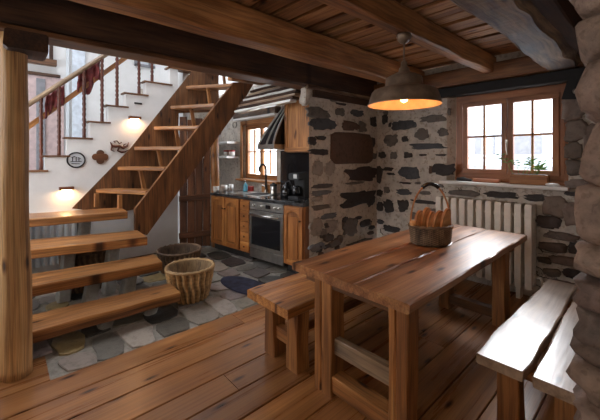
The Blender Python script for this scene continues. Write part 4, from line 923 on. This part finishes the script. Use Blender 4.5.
# ---- wall ornaments
p = onX(76, 160, XS); t = thing('round_wall_plaque', 'round black ring plaque with a pale line drawing on the white wall', 'plaque', (XS, p.y, p.z))
q = MB(); q.tube([(XS+.012, p.y+.095*cos(a), p.z+.095*sin(a)) for a in [2*pi*i/40 for i in range(41)]], .009, 8, cap=False); q.build('ring', M_iron, t)
q = MB(); q.prism([(.09*cos(a), .09*sin(a)) for a in [2*pi*i/32 for i in range(32)]], (XS+.002, p.y, p.z), (0, 1, 0), (0, 0, 1), .006); q.build('disc', M_slat, t)
q = MB()
for (a0, b0, a1, b1) in ((-.06, -.02, .06, -.02), (-.04, -.02, -.04, .03), (-.05, .03, -.01, .05), (.0, -.02, .0, .04), (.03, -.02, .03, .02), (.02, .03, .05, .02), (-.05, -.045, .04, -.05)):
    q.bar((XS+.012, p.y+a0, p.z+b0), (XS+.012, p.y+a1, p.z+b1), .012, .008)
q.build('drawing', M_iron, t)
p = onX(100, 157, XS); q = MB(); poly = []
for k in range(64):
    a = 2*pi*k/64; r_ = .062+.034*abs(cos(2*a))**.8; poly.append((r_*cos(a), r_*sin(a)))
q.prism(poly, (XS+.001, p.y, p.z), (0, 1, 0), (0, 0, 1), .025, ch=.004); single(q, 'quatrefoil_plaque', M_doorwood, 'brown four-lobed wooden ornament in the middle of the white wall', 'plaque')
p = onX(119, 148, XS); q = MB()
def sq_(pts, r): q.tube([(XS+.018, p.y+a, p.z+b_) for a, b_ in pts], r, 8)
sq_([(-.11, .08), (-.09, .03), (-.04, .02), (.0, .03), (.05, .0), (.10, .03), (.12, .08)], [.006, .016, .02, .016, .02, .014, .006]); sq_([(-.09, .03), (-.10, -.03), (-.06, -.05)], [.014, .010, .005]); sq_([(-.05, .07), (-.07, .09), (-.03, .10), (.0, .06), (.03, .08)], .008)
sq_([(.0, .02), (-.02, -.04), (.03, -.06), (.08, -.05), (.12, -.02)], [.014, .012, .014, .010, .005]); sq_([(.05, .0), (.06, .05), (.09, .06)], .008)
single(q, 'scroll_ornament', M_mahog, 'dark curled scroll ornament right of the four-lobed one', 'ornament')
p = onX(138, 103.5, XS); q = MB(); q.box(XS+.001, XS+.02, p.y-.05, p.y+.05, p.z-.012, p.z+.012); single(q, 'vent_slot', M_iron, 'tiny dark slot plate above the upper wall light', 'vent')

# ================================================================ HALL FLOOR THINGS
def big_basket(c, r0, r1, h, mat, lab, twist, nrib, amp, seg=144, sy=1.0):
    t = thing('wicker_basket', lab, 'basket', (c[0], c[1], 0), 0, None, world=False)
    N_ = 24; pr = [(0, .004), (r0*.95, 0)]; ang = lambda th, z: nrib*th+twist*z
    for k in range(N_+1):
        f = k/N_; pr.append((r0+(r1-r0)*(f**.8), .005+h*f))
    K = len(pr); pr += [(r1-.02, h), (r1-.03, h-.03), (r0-.02, .03), (0, .02)]
    q = MB(); q.lathe((0, 0, 0), pr, seg, sy=sy, mod=lambda th, z, i: (amp*sin(ang(th, z)+.6*sin(z*40))+amp*.3*sin(th*60+i*pi) if 1 < i < K else 0), tf=lambda th, z, i: (1.0+.45*sin(ang(th, z)+.6*sin(z*40))+.15*sin(i*pi/1.5) if 1 < i < K else .6)); q.build('body', mat, t)  # tint darkens the grooves between ribs, shade put into the colour
    q = MB(); q.tube([((r1-.004)*cos(a), (r1-.004)*sin(a)*sy, h+.004*sin(a*22)) for a in [2*pi*i/72 for i in range(73)]], .016, 8, cap=False); q.build('rim', mat, t); return t
pc = onZ(190, 306, 0)
big_basket((-3.25, 1.44), .165, .235, .32, M_wick, 'tall tan wicker basket with wavy ribs beside the lowest step', 14, 22, .013)
pc = onZ(177, 262, 0); big_basket((-4.16, 1.70), .22, .265, .25, M_wickd, 'low wide dark round basket behind the tall wicker one', 0, 30, .006)
big_basket((-4.32, .72), .22, .26, .42, M_wickd, 'large dark basket of kindling stored under the steps', 8, 30, .006)
# rug
q = MB(); a = onZ(245, 286, 0); q.lathe((a.x, a.y, .004), [(0, .012), (.3, .012), (.33, .008), (.335, 0)], 40, sx=1.15, sy=.52, rot=KA); single(q, 'oval_rug', M_rug, 'dark navy oval rug on the flagstones before the oven', 'rug')
# white panel radiator behind the steps
t = thing('panel_radiator', 'bluish white slatted radiator on the wall behind the long steps', 'radiator', (-4.98, .35, .1))
q = MB(); q.box(-5.08, -5.06, .0, .78, .12, .72, ch=.003); q.build('back_panel', M_slat, t)
for k in range(11):
    q = MB(); Y = .02+k*.072; q.box(-5.06, -5.0, Y, Y+.045, .12, .72, ch=.012); q.build('column', M_slat, t)
# iron fire tools stand by the radiator
t = thing('iron_stand', 'thin black iron stand behind the steps beside the white radiator', 'stand', (-4.9, .75, 0))
for Y in (.72, .84):
    q = MB(); q.tube([(-4.93, Y, .0), (-4.93, Y, .62)], .010, 8); q.build('upright', M_iron, t)
for z_ in (.2, .58):
    q = MB(); q.tube([(-4.93, .72, z_), (-4.93, .84, z_)], .008, 8); q.build('crossbar', M_iron, t)
for o in bpy.data.objects:
    if '_world' in o: del o['_world']
